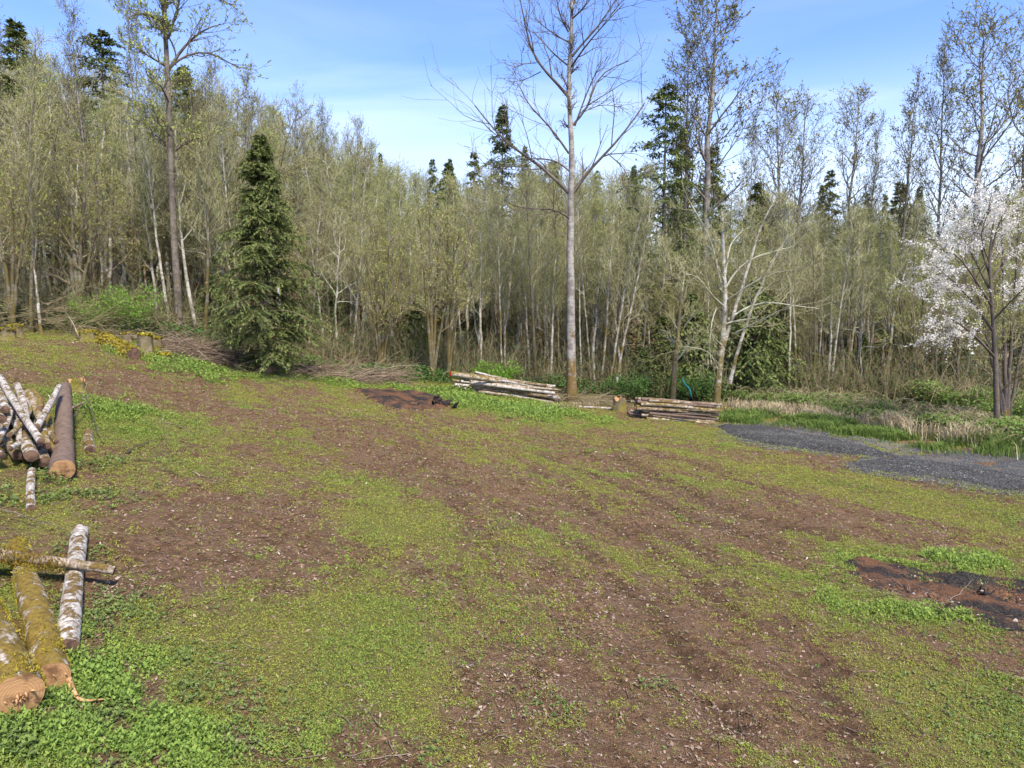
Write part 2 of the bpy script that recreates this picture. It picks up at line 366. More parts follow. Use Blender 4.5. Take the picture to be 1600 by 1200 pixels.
def gravel_mat(name, c1, c2, c3, brown=.0, sc=38):
    s = NT(name); v = s.tc()
    vo = s.n('TexVoronoi', Vector=v, Scale=sc, Randomness=1.0)
    hue = s.n('SeparateXYZ', Vector=vo.outputs['Color']).outputs[0]
    col = s.mix(hue, c1, c2); col = s.mix(s.mr(hue, .88, .93), col, c3)
    col = s.mix(s.mr(vo.outputs['Distance'], .3, .75, 0, .8), col, tuple(x * .3 for x in c1))
    n = s.noise(v, 1.1, 6, .6); col = s.mix(s.mr(n, .48, .66, 0, brown), col, (.19, .15, .10))
    return s.finish(col, .85, s.math('SUBTRACT', 1.0, vo.outputs['Distance']), .9, .03, spec=.2)

def burnt_mat(name, thr):
    s = NT(name); v = s.tc(); n2 = s.noise(v, 1.8, 6, .65, .4); n3 = s.noise(v, 22, 5, .65); n5 = s.noise(v, 70, 3)
    og = s.mix(n3, (.05, .026, .014), (.21, .09, .04)); og = s.mix(s.mr(n5, .57, .66), og, (.27, .19, .14)); og = s.mix(s.mr(n5, .42, .34), og, (.03, .022, .018))
    ch = s.mix(s.mr(n3, .4, .65), (.014, .013, .013), (.06, .048, .04)); ch = s.mix(s.mr(n5, .66, .72), ch, (.3, .27, .24))
    col = s.mix(s.mr(s.math('ADD', n2, s.math('MULTIPLY', s.math('SUBTRACT', n3, .5), .7)), thr - .03, thr + .04), og, ch)
    return s.finish(col, .95, s.math('ADD', n3, n5), .9, .03, spec=.1)

M['ground'] = ground_mat()
M['gravel_dark'] = gravel_mat('gravel_dark', (.042, .040, .036), (.108, .103, .095), (.24, .24, .24), 0)
M['gravel_road'] = gravel_mat('gravel_road', (.068, .068, .066), (.15, .148, .142), (.28, .27, .25), .5)
M['gravel_pale'] = gravel_mat('gravel_pale', (.10, .098, .09), (.21, .20, .185), (.34, .32, .30), .6)
M['burnt'] = burnt_mat('burnt_soil', .475)
M['burnt_far'] = burnt_mat('burnt_soil_far', .50)
M['charcoal'] = flatmat('charcoal', (.012, .011, .011), (.06, .045, .038), obj=0)
def cut_mat(name, a, b, c):
    s = NT(name); v = s.tc(); wv = s.n('TexWave', _wave_type='RINGS', _rings_direction='Z', Vector=v, Scale=14.0, Distortion=1.5, Detail=3.0).outputs['Fac']
    n = s.noise(v, 7, 5, .6); col = s.mix(s.math('MULTIPLY', wv, .5), a, b); col = s.mix(s.mr(n, .45, .65), col, c)
    sw = s.noise(s.map(v, (3, 90, 3)), 1.0, 3); col = s.mix(s.mr(sw, .5, .7, 0, .35), col, c)
    return s.finish(col, .85, s.math('ADD', n, s.math('MULTIPLY', sw, .5)), .5, .01)
M['cut_orange'] = cut_mat('cut_orange', (.42, .24, .11), (.27, .135, .058), (.14, .07, .033))
M['cut_dark'] = cut_mat('cut_brown', (.17, .10, .065), (.11, .06, .04), (.06, .035, .025))
M['cut_red'] = NT('cut_painted').finish((.62, .06, .03), .6)
M['splinter'] = flatmat('splinter_wood', (.30, .16, .07), (.48, .30, .15), obj=0)
M['mossclump'] = flatmat('moss_clump', (.09, .055, .012), (.22, .15, .02), obj=.1)
M['stumpside'] = bark('stump_bark', (.24, .19, .11), (.14, .11, .06), (.05, .035, .02), moss=(.20, .17, .02), moss_h=.8, moss_amt=.9, band=.3)
M['mosstop'] = flatmat('moss_top', (.17, .13, .015), (.32, .26, .03), obj=.1)
M['weed'] = None
def weed_mat():
    s = NT('weed_leaf'); f = s.attr('rnd'); b = s.attr('hue')
    yel = s.mix(f, (.22, .24, .035), (.46, .49, .095)); yel = s.mix(s.mr(f, .80, .82), yel, (.22, .11, .045))
    grn = s.mix(f, (.12, .195, .035), (.32, .44, .095))
    return s.finish(s.mix(b, yel, grn), .7, trans=.4, spec=.2)
M['weed'] = weed_mat()
M['herb'] = flatmat('herb_leaf', (.08, .12, .03), (.22, .285, .085), obj=0, trans=.3)
M['grassb'] = flatmat('grass_blade', (.09, .145, .03), (.23, .31, .075), obj=0, trans=.35)
M['grassdry'] = flatmat('grass_dry', (.33, .26, .15), (.52, .43, .28), obj=0, trans=.2)
M['litter'] = flatmat('leaf_litter', (.13, .085, .055), (.34, .245, .185), obj=0, c3=(.38, .31, .25), f3=.95)
M['stick'] = flatmat('stick_wood', (.10, .07, .05), (.30, .23, .17), obj=.3)

# ------------------------------------------------------------------ ground
def axis(lo, hi, fine, f0, f1, mid, m0, m1, g=1.12):
    a = list(np.arange(f0, f1, fine))
    s = fine; x = a[-1]
    while x < hi: s = min(s * 1.06, mid) if x < m1 else s * g; x += s; a.append(x)
    s = fine; x = a[0]
    while x > lo: s = min(s * 1.06, mid) if x > m0 else s * g; x -= s; a.insert(0, x)
    return np.array(a)
xs = axis(-600, 600, .075, -8, 8, .13, -22, 22); ys = axis(-80, 900, .075, 4, 13, .14, 3, 40)
X, Y = np.meshgrid(xs, ys); Z = Hg(X, Y)
nx, ny = len(xs), len(ys)
ii = (np.arange(ny - 1)[:, None] * nx + np.arange(nx - 1)[None, :]).ravel()
g = grassmap(X, Y); forest_floor = sstep(36, 39, Y); g = g * (1 - .5 * forest_floor)
gm = MB().add(np.stack([X, Y, Z], -1), np.stack([ii, ii + 1, ii + nx + 1, ii + nx], -1))
tag(gm.build('ground', [M['ground']], attrs={'grass': g, 'bright': brightmap(X, Y), 'rut': rut(X, Y)}), kind='structure')

def inpoly(x, y, P):
    c = np.zeros(np.shape(x), bool)
    for (x0, y0), (x1, y1) in zip(P, P[1:] + P[:1]):
        c ^= ((y0 > y) != (y1 > y)) & (x < (x1 - x0) * (y - y0) / (y1 - y0 + 1e-12) + x0)
    return c

def patch(name, poly, mat, rise, soft, rough=.2, step=.1, lump=.02, dome=0.0, k=3):
    P = [tuple(p[:2]) for p in poly]; pa = np.array(P)
    x0, y0 = pa.min(0) - 1; x1, y1 = pa.max(0) + 1
    xx, yy = np.meshgrid(np.arange(x0, x1, step), np.arange(y0, y1, step))
    d, _ = segdist(xx, yy, [np.array(p) for p in P + P[:1]]); d = np.where(inpoly(xx, yy, P), d, -d) + rough * fbm(xx, yy, .9, 4, k)
    e = sstep(-soft, soft, d)
    z = Hg(xx, yy) - .05 + (.05 + rise) * e + lump * fbm(xx, yy, .4, 3, k) * e + dome * sstep(0, soft * 3 + .01, d)
    n, m = xx.shape; i = (np.arange(n - 1)[:, None] * m + np.arange(m - 1)[None, :]).ravel()
    f = np.stack([i, i + 1, i + m + 1, i + m], -1); ok = (d.ravel()[f] > -soft).any(1)
    return MB().add(np.stack([xx, yy, z], -1), f[ok]).build(name, [mat])

def pp(*q): return [atg(*p) for p in q]
tag(patch('gravel_road', pp((1310, 728), (1345, 716), (1400, 711), (1480, 706), (1560, 700), (1700, 712), (1900, 740), (1900, 850), (1700, 800), (1600, 778), (1500, 764), (1420, 748), (1350, 740)), M['gravel_road'], .015, .12, .12), kind='structure')
tag(patch('gravel_verge', pp((1110, 664), (1170, 656), (1250, 660), (1300, 668), (1380, 684), (1460, 698), (1500, 708), (1380, 716), (1330, 706), (1280, 712), (1190, 700), (1130, 684)), M['gravel_pale'], .008, .25, .45), kind='structure')
tag(patch('asphalt_grindings', pp((1325, 728), (1372, 718), (1450, 720), (1530, 730), (1610, 742), (1760, 768), (1760, 812), (1600, 772), (1500, 757), (1420, 744), (1360, 738)), M['gravel_dark'], .045, .1, .12),
    'thin dark layer of crushed stone spread over the gravel road', 'gravel layer', kind='stuff')
tag(patch('gravel_pile', pp((1118, 668), (1180, 669), (1260, 681), (1335, 696), (1400, 716), (1300, 709), (1210, 698), (1150, 683)), M['gravel_dark'], .06, .12, .15, dome=.09, lump=.03),
    'long low heap of dark crushed gravel beside the grass bank', 'gravel heap', kind='stuff')
tag(patch('burnt_ground', pp((1318, 884), (1350, 876), (1400, 882), (1440, 893), (1500, 900), (1560, 908), (1640, 925), (1700, 960), (1680, 1010), (1600, 1000), (1540, 982), (1490, 968), (1450, 945), (1400, 935), (1350, 925)), M['burnt'], .03, .15, .25, step=.06, lump=.06), kind='structure')
tag(patch('burnt_ground', pp((562, 611), (610, 610), (660, 615), (700, 628), (706, 637), (660, 640), (610, 636), (585, 626)), M['burnt_far'], .05, .15, .35, dome=.10, lump=.05), kind='structure')

# ------------------------------------------------------------------ ground cover (weeds, litter, grass)
EXCL = [[tuple(p[:2]) for p in pp((1325, 728), (1372, 718), (1450, 712), (1560, 706), (1750, 735), (1750, 812), (1600, 772), (1500, 757), (1420, 744), (1360, 738))],
        [tuple(p[:2]) for p in pp((1118, 668), (1180, 662), (1260, 674), (1335, 690), (1362, 706), (1300, 709), (1210, 697), (1150, 683))],
        [tuple(p[:2]) for p in pp((1330, 886), (1400, 886), (1500, 904), (1640, 930), (1680, 1000), (1540, 978), (1450, 945), (1350, 920))],
        [tuple(p[:2]) for p in pp((570, 612), (660, 616), (700, 628), (700, 636), (660, 638), (610, 634))]]
def excluded(x, y):
    e = np.zeros(x.shape, bool)
    for P in EXCL: e |= inpoly(x, y, P)
    return e

def scatter(n, y0, y1, p, rng, margin=1.2):
    u = rng.random(n); a = 2 - p
    y = (y0 ** a + u * (y1 ** a - y0 ** a)) ** (1 / a)        # areal density falls as y^-p in a fan
    x = (rng.random(n) * 2 - 1) * (y * .80 + margin)
    return x, y

rng = np.random.default_rng(21)
x, y = scatter(760000, 4.6, 39, 1.45, rng)
gmv = grassmap(x, y); bm = brightmap(x, y)
keep = (rng.random(len(x)) < sstep(.34, .95, gmv + .55 * fbm(x, y, .2, 3, 5)) * (.5 + .4 * sstep(.2, .7, bm)) + .035) & ~excluded(x, y)
x, y, gmv, bm = x[keep], y[keep], gmv[keep], bm[keep]
print('weeds', len(x))
tall = sstep(.5, .95, bm); sz = (.0105 + .006 * rng.random(len(x))) * (y / 6) ** .55 * (1 + 1.3 * tall) * (.7 + .6 * rng.random(len(x)))
z = Hg(x, y)
w_ = MB(); hue = []
for k in range(4):
    az = rng.random(len(x)) * 6.283; el = np.radians(8 + 60 * rng.random(len(x)))
    a = np.stack([np.cos(az) * np.cos(el), np.sin(az) * np.cos(el), np.sin(el)], -1) * sz[:, None]
    c = np.stack([x, y, z + .004 + (rng.random(len(x)) ** 2) * sz * (1.0 + 1.8 * tall)], -1) + rng.normal(0, .5, (len(x), 3)) * sz[:, None] * np.array([1, 1, 0])
    w_.add(*leafq(c, a * (1 if k else 1.5), .7 if k else .28, rng, nrm=np.array([[0, 0, 1.]])), rnd=np.clip(rng.random(len(x)) * .8 + .2 * rng.random(), 0, 1))
    h = np.clip(bm * 1.3 - .25 + rng.normal(0, .18, len(x)), 0, 1); hue.append(np.repeat(h, 4))
tag(w_.build('weeds', [M['weed']], smooth=False, attrs={'hue': np.concatenate(hue)}), 'low yellow green weeds and moss covering the cleared ground', 'weeds', kind='stuff')

# leaf litter and chips on the bare soil
x, y = scatter(150000, 4.6, 36, 1.5, rng)
gmv = grassmap(x, y); keep = (rng.random(len(x)) < (1 - .85 * sstep(.35, 1.1, gmv)) * (.35 + .65 * sstep(-.2, .5, fbm(x, y, 1.1, 3, 4)))) & ~excluded(x, y)
x, y = x[keep], y[keep]; n = len(x); az = rng.random(n) * 6.283; el = rng.normal(0, .35, n)
sz = (.018 + .045 * rng.random(n) ** 2.2) * (y / 6) ** .35
a = np.stack([np.cos(az) * np.cos(el), np.sin(az) * np.cos(el), np.sin(el)], -1) * sz[:, None]
lm = MB().add(*leafq(np.stack([x, y, Hg(x, y) + .008 + .006 * rng.random(n)], -1), a, .25 + .4 * rng.random(n), rng, nrm=np.array([[0, 0, 1.]])), rnd=rng.random(n) ** 1.6)
tag(lm.build('leaf_litter', [M['litter']], smooth=False), 'dry brown leaves and wood chips strewn on the bare soil', 'leaf litter', kind='stuff')

def sticks(n, xy, lmin, lmax, rng, lift=.012):
    x, y = xy; az = rng.random(n) * 6.283; ln = lmin + (lmax - lmin) * rng.random(n) ** 2; K = 5
    P = []; 
    dx, dy = np.cos(az), np.sin(az); cx, cy = x.copy(), y.copy()
    for k in range(K):
        P.append(np.stack([cx, cy, Hg(cx, cy) + lift + .02 * rng.random(n)], -1)); az = az + rng.normal(0, .25, n); cx = cx + np.cos(az) * ln / 4; cy = cy + np.sin(az) * ln / 4
    P = np.stack(P, 1); R = (ln * .012 + .0015)[:, None] * np.linspace(1, .4, K)[None]
    return P, R
x, y = scatter(3200, 4.8, 33, 1.3, rng); e = ~excluded(x, y); x, y = x[e], y[e]
P, R = sticks(len(x), (x, y), .05, .38, rng)
sm = MB().add(*tubes(P, R, 4)); tag(sm.build('twig_litter', [M['stick']]), 'short dry twigs scattered over the clearing', 'twigs', kind='stuff')
# stones
x, y = scatter(1100, 4.8, 30, 1.3, rng); n = len(x); s_ = (.006 + .022 * rng.random(n) ** 4) * (y / 6) ** .3
oc = np.array([[1, 0, 0], [0, 1, 0], [-1, 0, 0], [0, -1, 0], [0, 0, 1], [0, 0, -1.]]); of = np.array([[0, 1, 4], [1, 2, 4], [2, 3, 4], [3, 0, 4], [1, 0, 5], [2, 1, 5], [3, 2, 5], [0, 3, 5]])
v = np.stack([x, y, Hg(x, y) + s_ * .2], -1)[:, None, :] + oc[None] * s_[:, None, None] * np.array([1, 1, .6]) * (.6 + .7 * rng.random((n, 6, 1)))
st = MB().add(v, (of[None] + np.arange(n)[:, None, None] * 6).reshape(-1, 3), rnd=np.repeat(rng.random(n), 8)); tag(st.build('pebbles', [M['litter']]), 'small pale pebbles lying in the soil', 'pebbles', kind='stuff')

def clods(name, x, y, s_, mat, label, cat):
    n = len(x); v = np.stack([x, y, Hg(x, y) + s_ * .15], -1)[:, None, :] + oc[None] * s_[:, None, None] * np.array([1, 1, .7]) * (.5 + .8 * rng.random((n, 6, 1))) + rng.normal(0, .15, (n, 6, 3)) * s_[:, None, None]
    return tag(MB().add(v, (of[None] + np.arange(n)[:, None, None] * 6).reshape(-1, 3), rnd=np.repeat(rng.random(n), 8)).build(name, [mat], smooth=False), label, cat, kind='stuff')
M['clod'] = flatmat('soil_clod', (.08, .048, .028), (.24, .15, .09), obj=0)
x, y = scatter(90000, 4.6, 34, 1.4, rng); k = (rng.random(len(x)) < (.15 + .85 * sstep(-.1, .6, fbm(x, y, .8, 3, 1))) * (1.05 - .7 * grassmap(x, y))) & ~excluded(x, y); x, y = x[k], y[k]
clods('soil_clods', x, y, (.005 + .022 * rng.random(len(x)) ** 3) * (y / 6) ** .4, M['clod'], 'small clods of brown soil lying on the bare ground', 'soil clods')
x = 1.0 * rng.random(9000); c_ = atg(1500, 940); x = c_[0] + rng.normal(0, 1.3, 9000); y = c_[1] + rng.normal(0, .8, 9000); k = excluded(x, y); x, y = x[k], y[k]
M['ash'] = flatmat('burnt_debris', (.02, .016, .014), (.20, .10, .05), obj=0, c3=(.4, .35, .3), f3=.95)
clods('burnt_debris', x, y, (.008 + .04 * rng.random(len(x)) ** 3), M['ash'], 'black and orange burnt bits strewn over the near fire scar', 'burnt debris')
x = atg(640, 625)[0] + rng.normal(0, 1.3, 2500); y = atg(640, 625)[1] + rng.normal(0, 1.3, 2500); k = excluded(x, y); x, y = x[k], y[k]
clods('burnt_debris', x, y, (.02 + .07 * rng.random(len(x)) ** 3), M['ash'], 'black and orange burnt bits strewn over the far fire scar', 'burnt debris')

M['gravel_bit'] = flatmat('gravel_stone', (.045, .043, .038), (.13, .125, .115), obj=0, c3=(.24, .23, .21), f3=.95)
gx, gy = [], []
for P_, n_, sp_ in (([(1130, 684), (1210, 698), (1300, 710), (1362, 707)], 3500, .35), ([(1118, 666), (1180, 662), (1260, 672), (1335, 690)], 3000, .35), ([(1325, 730), (1360, 741), (1420, 748), (1500, 762), (1600, 777)], 4200, .30), ([(1400, 708), (1500, 704), (1620, 720)], 2500, .4),
                    ([(1150, 680), (1250, 690), (1330, 702)], 4000, .35), ([(1400, 730), (1500, 740), (1600, 755)], 3500, .6)):
    Q_ = [atg(*p)[:2] for p in P_]; sg = [np.linalg.norm(b - a) for a, b in zip(Q_[:-1], Q_[1:])]; cu = np.concatenate([[0], np.cumsum(sg)]); t_ = rng.random(n_) * cu[-1]
    gx.append(np.interp(t_, cu, [p[0] for p in Q_]) + rng.normal(0, sp_, n_)); gy.append(np.interp(t_, cu, [p[1] for p in Q_]) + rng.normal(0, sp_, n_))
gx, gy = np.concatenate(gx), np.concatenate(gy); dg = bpy.context.evaluated_depsgraph_get(); gz = []
_l = [o for o in SC.objects if o.name.startswith(('gravel', 'asphalt'))]
for a_, b_ in zip(gx, gy):
    z_ = float(Hg(a_, b_))
    for o_ in _l:
        ok_, h_, _, _ = o_.ray_cast(Vector((a_, b_, 9)), Vector((0, 0, -1)))
        if ok_ and h_.z > z_: z_ = h_.z
    gz.append(z_)
n = len(gx); s_ = .010 + .022 * rng.random(n) ** 2
v = np.stack([gx, gy, np.array(gz) + s_ * .3], -1)[:, None, :] + oc[None] * s_[:, None, None] * np.array([1, 1, .7]) * (.5 + .8 * rng.random((n, 6, 1)))
tag(MB().add(v, (of[None] + np.arange(n)[:, None, None] * 6).reshape(-1, 3), rnd=np.repeat(rng.random(n), 8)).build('gravel_stones', [M['gravel_bit']], smooth=False), 'loose grey stones spilled over and around the gravel', 'gravel', kind='stuff')

def blades(x, y, h, wd, rng, lean=.6):
    n = len(x); az = rng.random(n) * 6.283; l = lean * (.3 + rng.random(n)); z = Hg(x, y) - .02
    b = np.stack([x, y, z], -1); s = np.stack([-np.sin(az), np.cos(az), 0 * az], -1) * (wd * .5)[:, None]
    m = b + np.stack([np.cos(az) * l * h * .3, np.sin(az) * l * h * .3, h * .6], -1); t = b + np.stack([np.cos(az) * l * h, np.sin(az) * l * h, h * (1 - l * .3)], -1)
    v = np.stack([b - s, b + s, m + s * .7, m - s * .7, t], 1)
    i = np.arange(n)[:, None] * 5
    return v.reshape(-1, 3), np.concatenate([i + 0, i + 1, i + 2, i + 3], 1), np.concatenate([i + 3, i + 2, i + 4], 1)

def band_pts(poly, n, rng, spread):              # points about a polyline on the ground
    P = [atg(*p)[:2] for p in poly]; seg = [np.linalg.norm(b - a) for a, b in zip(P[:-1], P[1:])]; cum = np.concatenate([[0], np.cumsum(seg)])
    t = rng.random(n) * cum[-1]; px = np.interp(t, cum, [p[0] for p in P]); py = np.interp(t, cum, [p[1] for p in P])
    return px + rng.normal(0, spread * .5, n), py + rng.normal(0, spread, n)
def grassmesh(name, specs, mat, label, cat):
    m = MB()
    for poly, n, sp, h in specs:
        x, y = band_pts(poly, n, rng, sp); cl = sstep(-.45, .5, fbm(x, y, .9, 3, 2)); k = rng.random(n) < cl; x, y, cl = x[k], y[k], cl[k]
        v, q, t = blades(x, y, h * (.5 + .6 * rng.random(len(x))) * (.5 + .6 * cl), .012 + .012 * rng.random(len(x)) + y * .0004, rng)
        r = rng.random(len(x)); m.add(v, q, rnd=r); m.f.append(t + m.n - len(v)); m.m.append(np.zeros(len(t), np.int32)); m.r.append(r)
    return tag(m.build(name, [mat], smooth=False), label, cat, kind='stuff')
grassmesh('tall_grass', [([(1130, 655), (1200, 655), (1290, 662), (1370, 680)], 24000, 1.0, .38), ([(1290, 668), (1380, 686), (1450, 697), (1520, 700)], 15000, .6, .32), ([(1540, 700), (1640, 716)], 5000, .5, .6),
                         ([(1060, 640), (1125, 655)], 1500, .4, .25), ([(1400, 668), (1500, 690)], 5000, .6, .35)], M['grassb'], 'tall bright green grass along the edge of the gravel', 'grass')
grassmesh('dry_grass', [([(1150, 640), (1250, 648), (1330, 655)], 3800, .8, .55), ([(1360, 664), (1420, 674)], 3800, .6, .7), ([(1440, 680), (1540, 696)], 1500, .8, .8), ([(1500, 660), (1600, 692)], 2200, .8, .8),
                        ([(850, 640), (930, 634)], 500, .3, .3)], M['grassdry'], 'straw coloured dead grass between the bramble and the green grass', 'dead grass')
grassmesh('grass_tufts', [([(100, 1180), (500, 1080), (900, 960)], 9000, 1.3, .06), ([(600, 1000), (560, 900)], 5000, .8, .05), ([(1150, 880), (1500, 1000), (1590, 1150)], 9000, .7, .06), ([(330, 740), (620, 780), (900, 850)], 9000, 1.2, .06), ([(1250, 760), (1590, 800)], 7000, .7, .06), ([(560, 680), (1000, 690)], 5000, 2.0, .07), ([(270, 555), (330, 572), (420, 592), (520, 600)], 5000, .8, .10), ([(600, 605), (760, 628), (880, 640)], 5000, .7, .10), ([(60, 620), (250, 690)], 3500, 1.2, .10), ([(90, 1170), (300, 1140)], 900, .5, .14), ([(1400, 900), (1600, 910)], 1500, .3, .08)],
          M['grassb'], 'short bright green tufts of grass on the clearing', 'grass tufts')

# broad-leaved herb clumps in the lower left and around the logs
def herbs(specs, name, mat, label, cat):
    m = MB()
    for px, py, rx, n, hgt, ls in specs:
        c = atg(px, py); x = c[0] + rng.normal(0, rx * 1.15, n); y = c[1] + rng.normal(0, rx * 1.15, n); k_ = rng.random(n) < sstep(-.35, .5, fbm(x, y, .55, 3, 2)); x, y = x[k_], y[k_]; n_ = len(x); z = Hg(x, y)
        h = hgt * (.3 + .9 * rng.random(n_)) * (.6 + .5 * fbm(x, y, .35, 2, 5))
        for k in range(7):
            az = rng.random(n_) * 6.283; el = np.radians(5 + 40 * rng.random(n_)); l = ls * (.35 + .95 * rng.random(n_))
            a = np.stack([np.cos(az) * np.cos(el), np.sin(az) * np.cos(el), np.sin(el)], -1) * l[:, None]
            m.add(*leafq(np.stack([x, y, z + np.maximum(h, .01)], -1) + a * .15, a, .5, rng, nrm=np.array([[0, 0, 1.]])), rnd=rng.random(n_))
    return tag(m.build(name, [mat], smooth=False), label, cat, kind='stuff')
herbs([(150, 960, .30, 500, .07, .035), (65, 950, .15, 160, .07, .035), (90, 1120, .45, 900, .07, .04), (200, 1120, .4, 700, .06, .035), (290, 1060, .35, 500, .05, .03), (140, 860, .25, 200, .07, .04), (100, 770, .5, 500, .08, .05),
       (40, 760, .5, 400, .12, .06), (170, 720, .6, 400, .08, .05), (150, 640, .7, 600, .08, .05), (380, 1170, .3, 300, .05, .03), (20, 1170, .4, 500, .08, .045), (300, 960, .3, 260, .05, .03), (870, 1120, .2, 90, .05, .03), (1030, 1080, .12, 60, .06, .03),
       (1440, 985, .5, 500, .05, .035), (1540, 1120, .5, 500, .05, .035), (660, 1180, .12, 50, .06, .03)], 'herb_clumps', M['herb'], 'leafy bright green herbs growing thickly around the cut logs', 'herbs')

# ------------------------------------------------------------------ logs
def frame_z(d):
    return Vector(d).to_track_quat('Z', 'Y').to_euler()

def log(p0, p1, r0, r1, mat='log', cut='cut_dark', label='', group=None, cat='log', seed=0, stubs=0, name='log', bend=.02):
    p0 = np.array(p0, float); p1 = np.array(p1, float); L_ = float(np.linalg.norm(p1 - p0)); rg = np.random.default_rng(seed * 7 + int(L_ * 100))
    K, S = 22, 16; t = np.linspace(0, 1, K); z = (t - .5) * L_
    bx = bend * L_ * np.sin(t * math.pi) * rg.normal() * .5; by = bend * L_ * np.sin(t * math.pi * 1.5) * rg.normal() * .3
    a = np.arange(S) / S * 6.28318
    rr = (r0 + (r1 - r0) * t)[:, None] * (1 + .05 * np.sin(a * 2 + rg.random() * 6)[None] + .035 * rg.normal(size=(K, S)) + .06 * np.sin(t * 9 + rg.random() * 6)[:, None] * rg.random())
    ca, sa = np.cos(a)[None], np.sin(a)[None]
    v = np.stack([bx[:, None] + rr * ca, by[:, None] + rr * sa, np.repeat(z[:, None], S, 1)], -1)
    i = (np.arange(K - 1)[:, None] * S + np.arange(S)[None]).ravel(); j = (np.arange(K - 1)[:, None] * S + ((np.arange(S) + 1) % S)[None]).ravel()
    m = MB().add(v, np.stack([i, j, j + S, i + S], -1))
    for q in range(stubs):                           # branch stubs
        k = rg.integers(3, K - 3); an = rg.random() * 6.28; b0 = np.array([bx[k], by[k], z[k]]); d = np.array([math.cos(an), math.sin(an), .5])
        P = b0 + d * np.linspace(r0 * .6, r0 * (1.3 + rg.random()), 3)[:, None]; m.add(*tubes(P[None], np.full((1, 3), r0 * .18) * np.array([1, .9, .6]), 6))
    o = m.build(name, [M[mat]]); o.location = (p0 + p1) / 2; o.rotation_euler = frame_z(p1 - p0)
    tag(o, label, cat, group)
    for e, zz, sgn in ((0, z[0], -1), (K - 1, z[-1], 1)):
        ring = v[e] ; inner = ring.copy(); inner[:, :2] = (ring[:, :2] - [bx[e], by[e]]) * .55 + [bx[e], by[e]]; inner[:, 2] += sgn * .006
        c = np.array([[bx[e], by[e], zz + sgn * .012]])
        ci = np.arange(S); cj = (ci + 1) % S
        me = MB().add(np.concatenate([ring, inner, c]), np.stack([ci, cj, cj + S, ci + S], -1) if sgn < 0 else np.stack([cj, ci, ci + S, cj + S], -1))
        me.f.append(np.stack([ci + S, cj + S, ci * 0 + 2 * S], -1)); me.m.append(np.zeros(S, np.int32)); me.r.append(np.zeros(S))
        me.build('cut_end', [M[cut]], o, smooth=False)
    return o

def onl(px, py, r):                                 # centre of a log of radius r that rests on the ground below pixel px,py
    p = atg(px, py); p[2] = Hg(p[0], p[1]) + r * .9; return p

# foreground logs, lower left
G1 = 'mossy logs lying in the lower left foreground'
A0 = onl(32, 1128, .21); A1 = onl(-95, 830, .15)
lg = log(A0, A1, .195, .14, 'logm', 'cut_orange', 'thickest mossy log in the foreground with an orange saw cut and torn splinters', G1, seed=1)
B0 = onl(84, 1085, .155); B1 = onl(27, 866, .12)
lb = log(B0, B1, .14, .10, 'logm', 'cut_orange', 'mossy pale log with orange saw cut between the thickest log and the short white one', G1, seed=2)
C0 = onl(106, 1026, .10); C1 = onl(126, 840, .10)
log(C0, C1, .098, .092, 'log', 'cut_dark', 'short white barked log lying under the end of the thin crossing log', G1, seed=3)
D1 = atg(180, 918); D1[2] = Hg(D1[0], D1[1]) + .21; D0 = atg(-60, 905); D0[2] = Hg(D0[0], D0[1]) + .40
dl = log(D0, D1, .068, .048, 'logt', 'cut_dark', 'thin log with hanging brown moss lying across the foreground logs', G1, seed=4, bend=.06)
def splint(parent, end, r, n, rg, long=.22):
    m = MB()
    for k in range(n):
        a = rg.random() * 6.28; b = np.array([math.cos(a) * r * rg.random(), math.sin(a) * r * rg.random() * .4, end])
        d = np.array([rg.normal(0, .35), rg.normal(0, .35), -1.]); P = b + unit(d) * np.linspace(-.01, long * (.3 + .7 * rg.random()), 4)[:, None]
        m.add(*tubes(P[None], (.010 * np.array([1, .9, .5, .08]) * (.5 + rg.random()))[None], 4))
    m.build('splinter', [M['splinter']], parent, smooth=False)
rg = np.random.default_rng(5)
splint(lg, -np.linalg.norm(A1 - A0) / 2, .14, 12, rg, .09); splint(lb, -np.linalg.norm(B1 - B0) / 2, .10, 3, rg, .07)
# moss hanging from the crossing log
m = MB(); Ld = np.linalg.norm(D1 - D0); n = 4500; t = rg.random(n) ** 1.2 * .66
P0 = D0 + (D1 - D0) * t[:, None]; P0 = P0 + rg.normal(0, .045, (n, 3)); P0 -= (D0 + D1) / 2
d = np.stack([rg.normal(0, .012, n), rg.normal(0, .012, n), -.01 - .045 * rg.random(n)], -1)
Rm = np.array(dl.rotation_euler.to_matrix()); P0 = P0 @ Rm; d = d @ Rm
m.add(*leafq(P0, d, .25, rg), rnd=rg.random(n)); m.build('hanging_moss', [M['mossclump']], dl, smooth=False)
# moss cushions on the two mossy logs
for parent, a0, a1, r, cnt in ((lg, A0, A1, .188, 24000), (lb, B0, B1, .133, 12000)):
    ln = np.linalg.norm(a1 - a0); n = cnt; zc = (rg.random(n) - .5) * ln; a = rg.random(n) * 6.283; Rm = np.array(parent.rotation_euler.to_matrix())
    tt = zc / ln + .5; rr = r * (1.03 - .27 * tt); loc = np.stack([np.cos(a) * rr, np.sin(a) * rr, zc], -1); nw = (np.stack([np.cos(a), np.sin(a), 0 * a], -1)) @ Rm.T
    k = (nw[:, 2] > -.2) & (fbm(zc * 1.0 + 3, a * .25, .4, 4, 2) + .3 * rg.random(n) > .22); loc = loc[k]; nl = np.stack([np.cos(a), np.sin(a), 0 * a], -1)[k]
    d = (nl + rg.normal(0, .6, nl.shape)) * (.007 + .010 * rg.random(len(nl)))[:, None]
    MB().add(*leafq(loc, d, .5, rg), rnd=rg.random(len(loc))).build('moss', [M['mosstop']], parent, smooth=False)
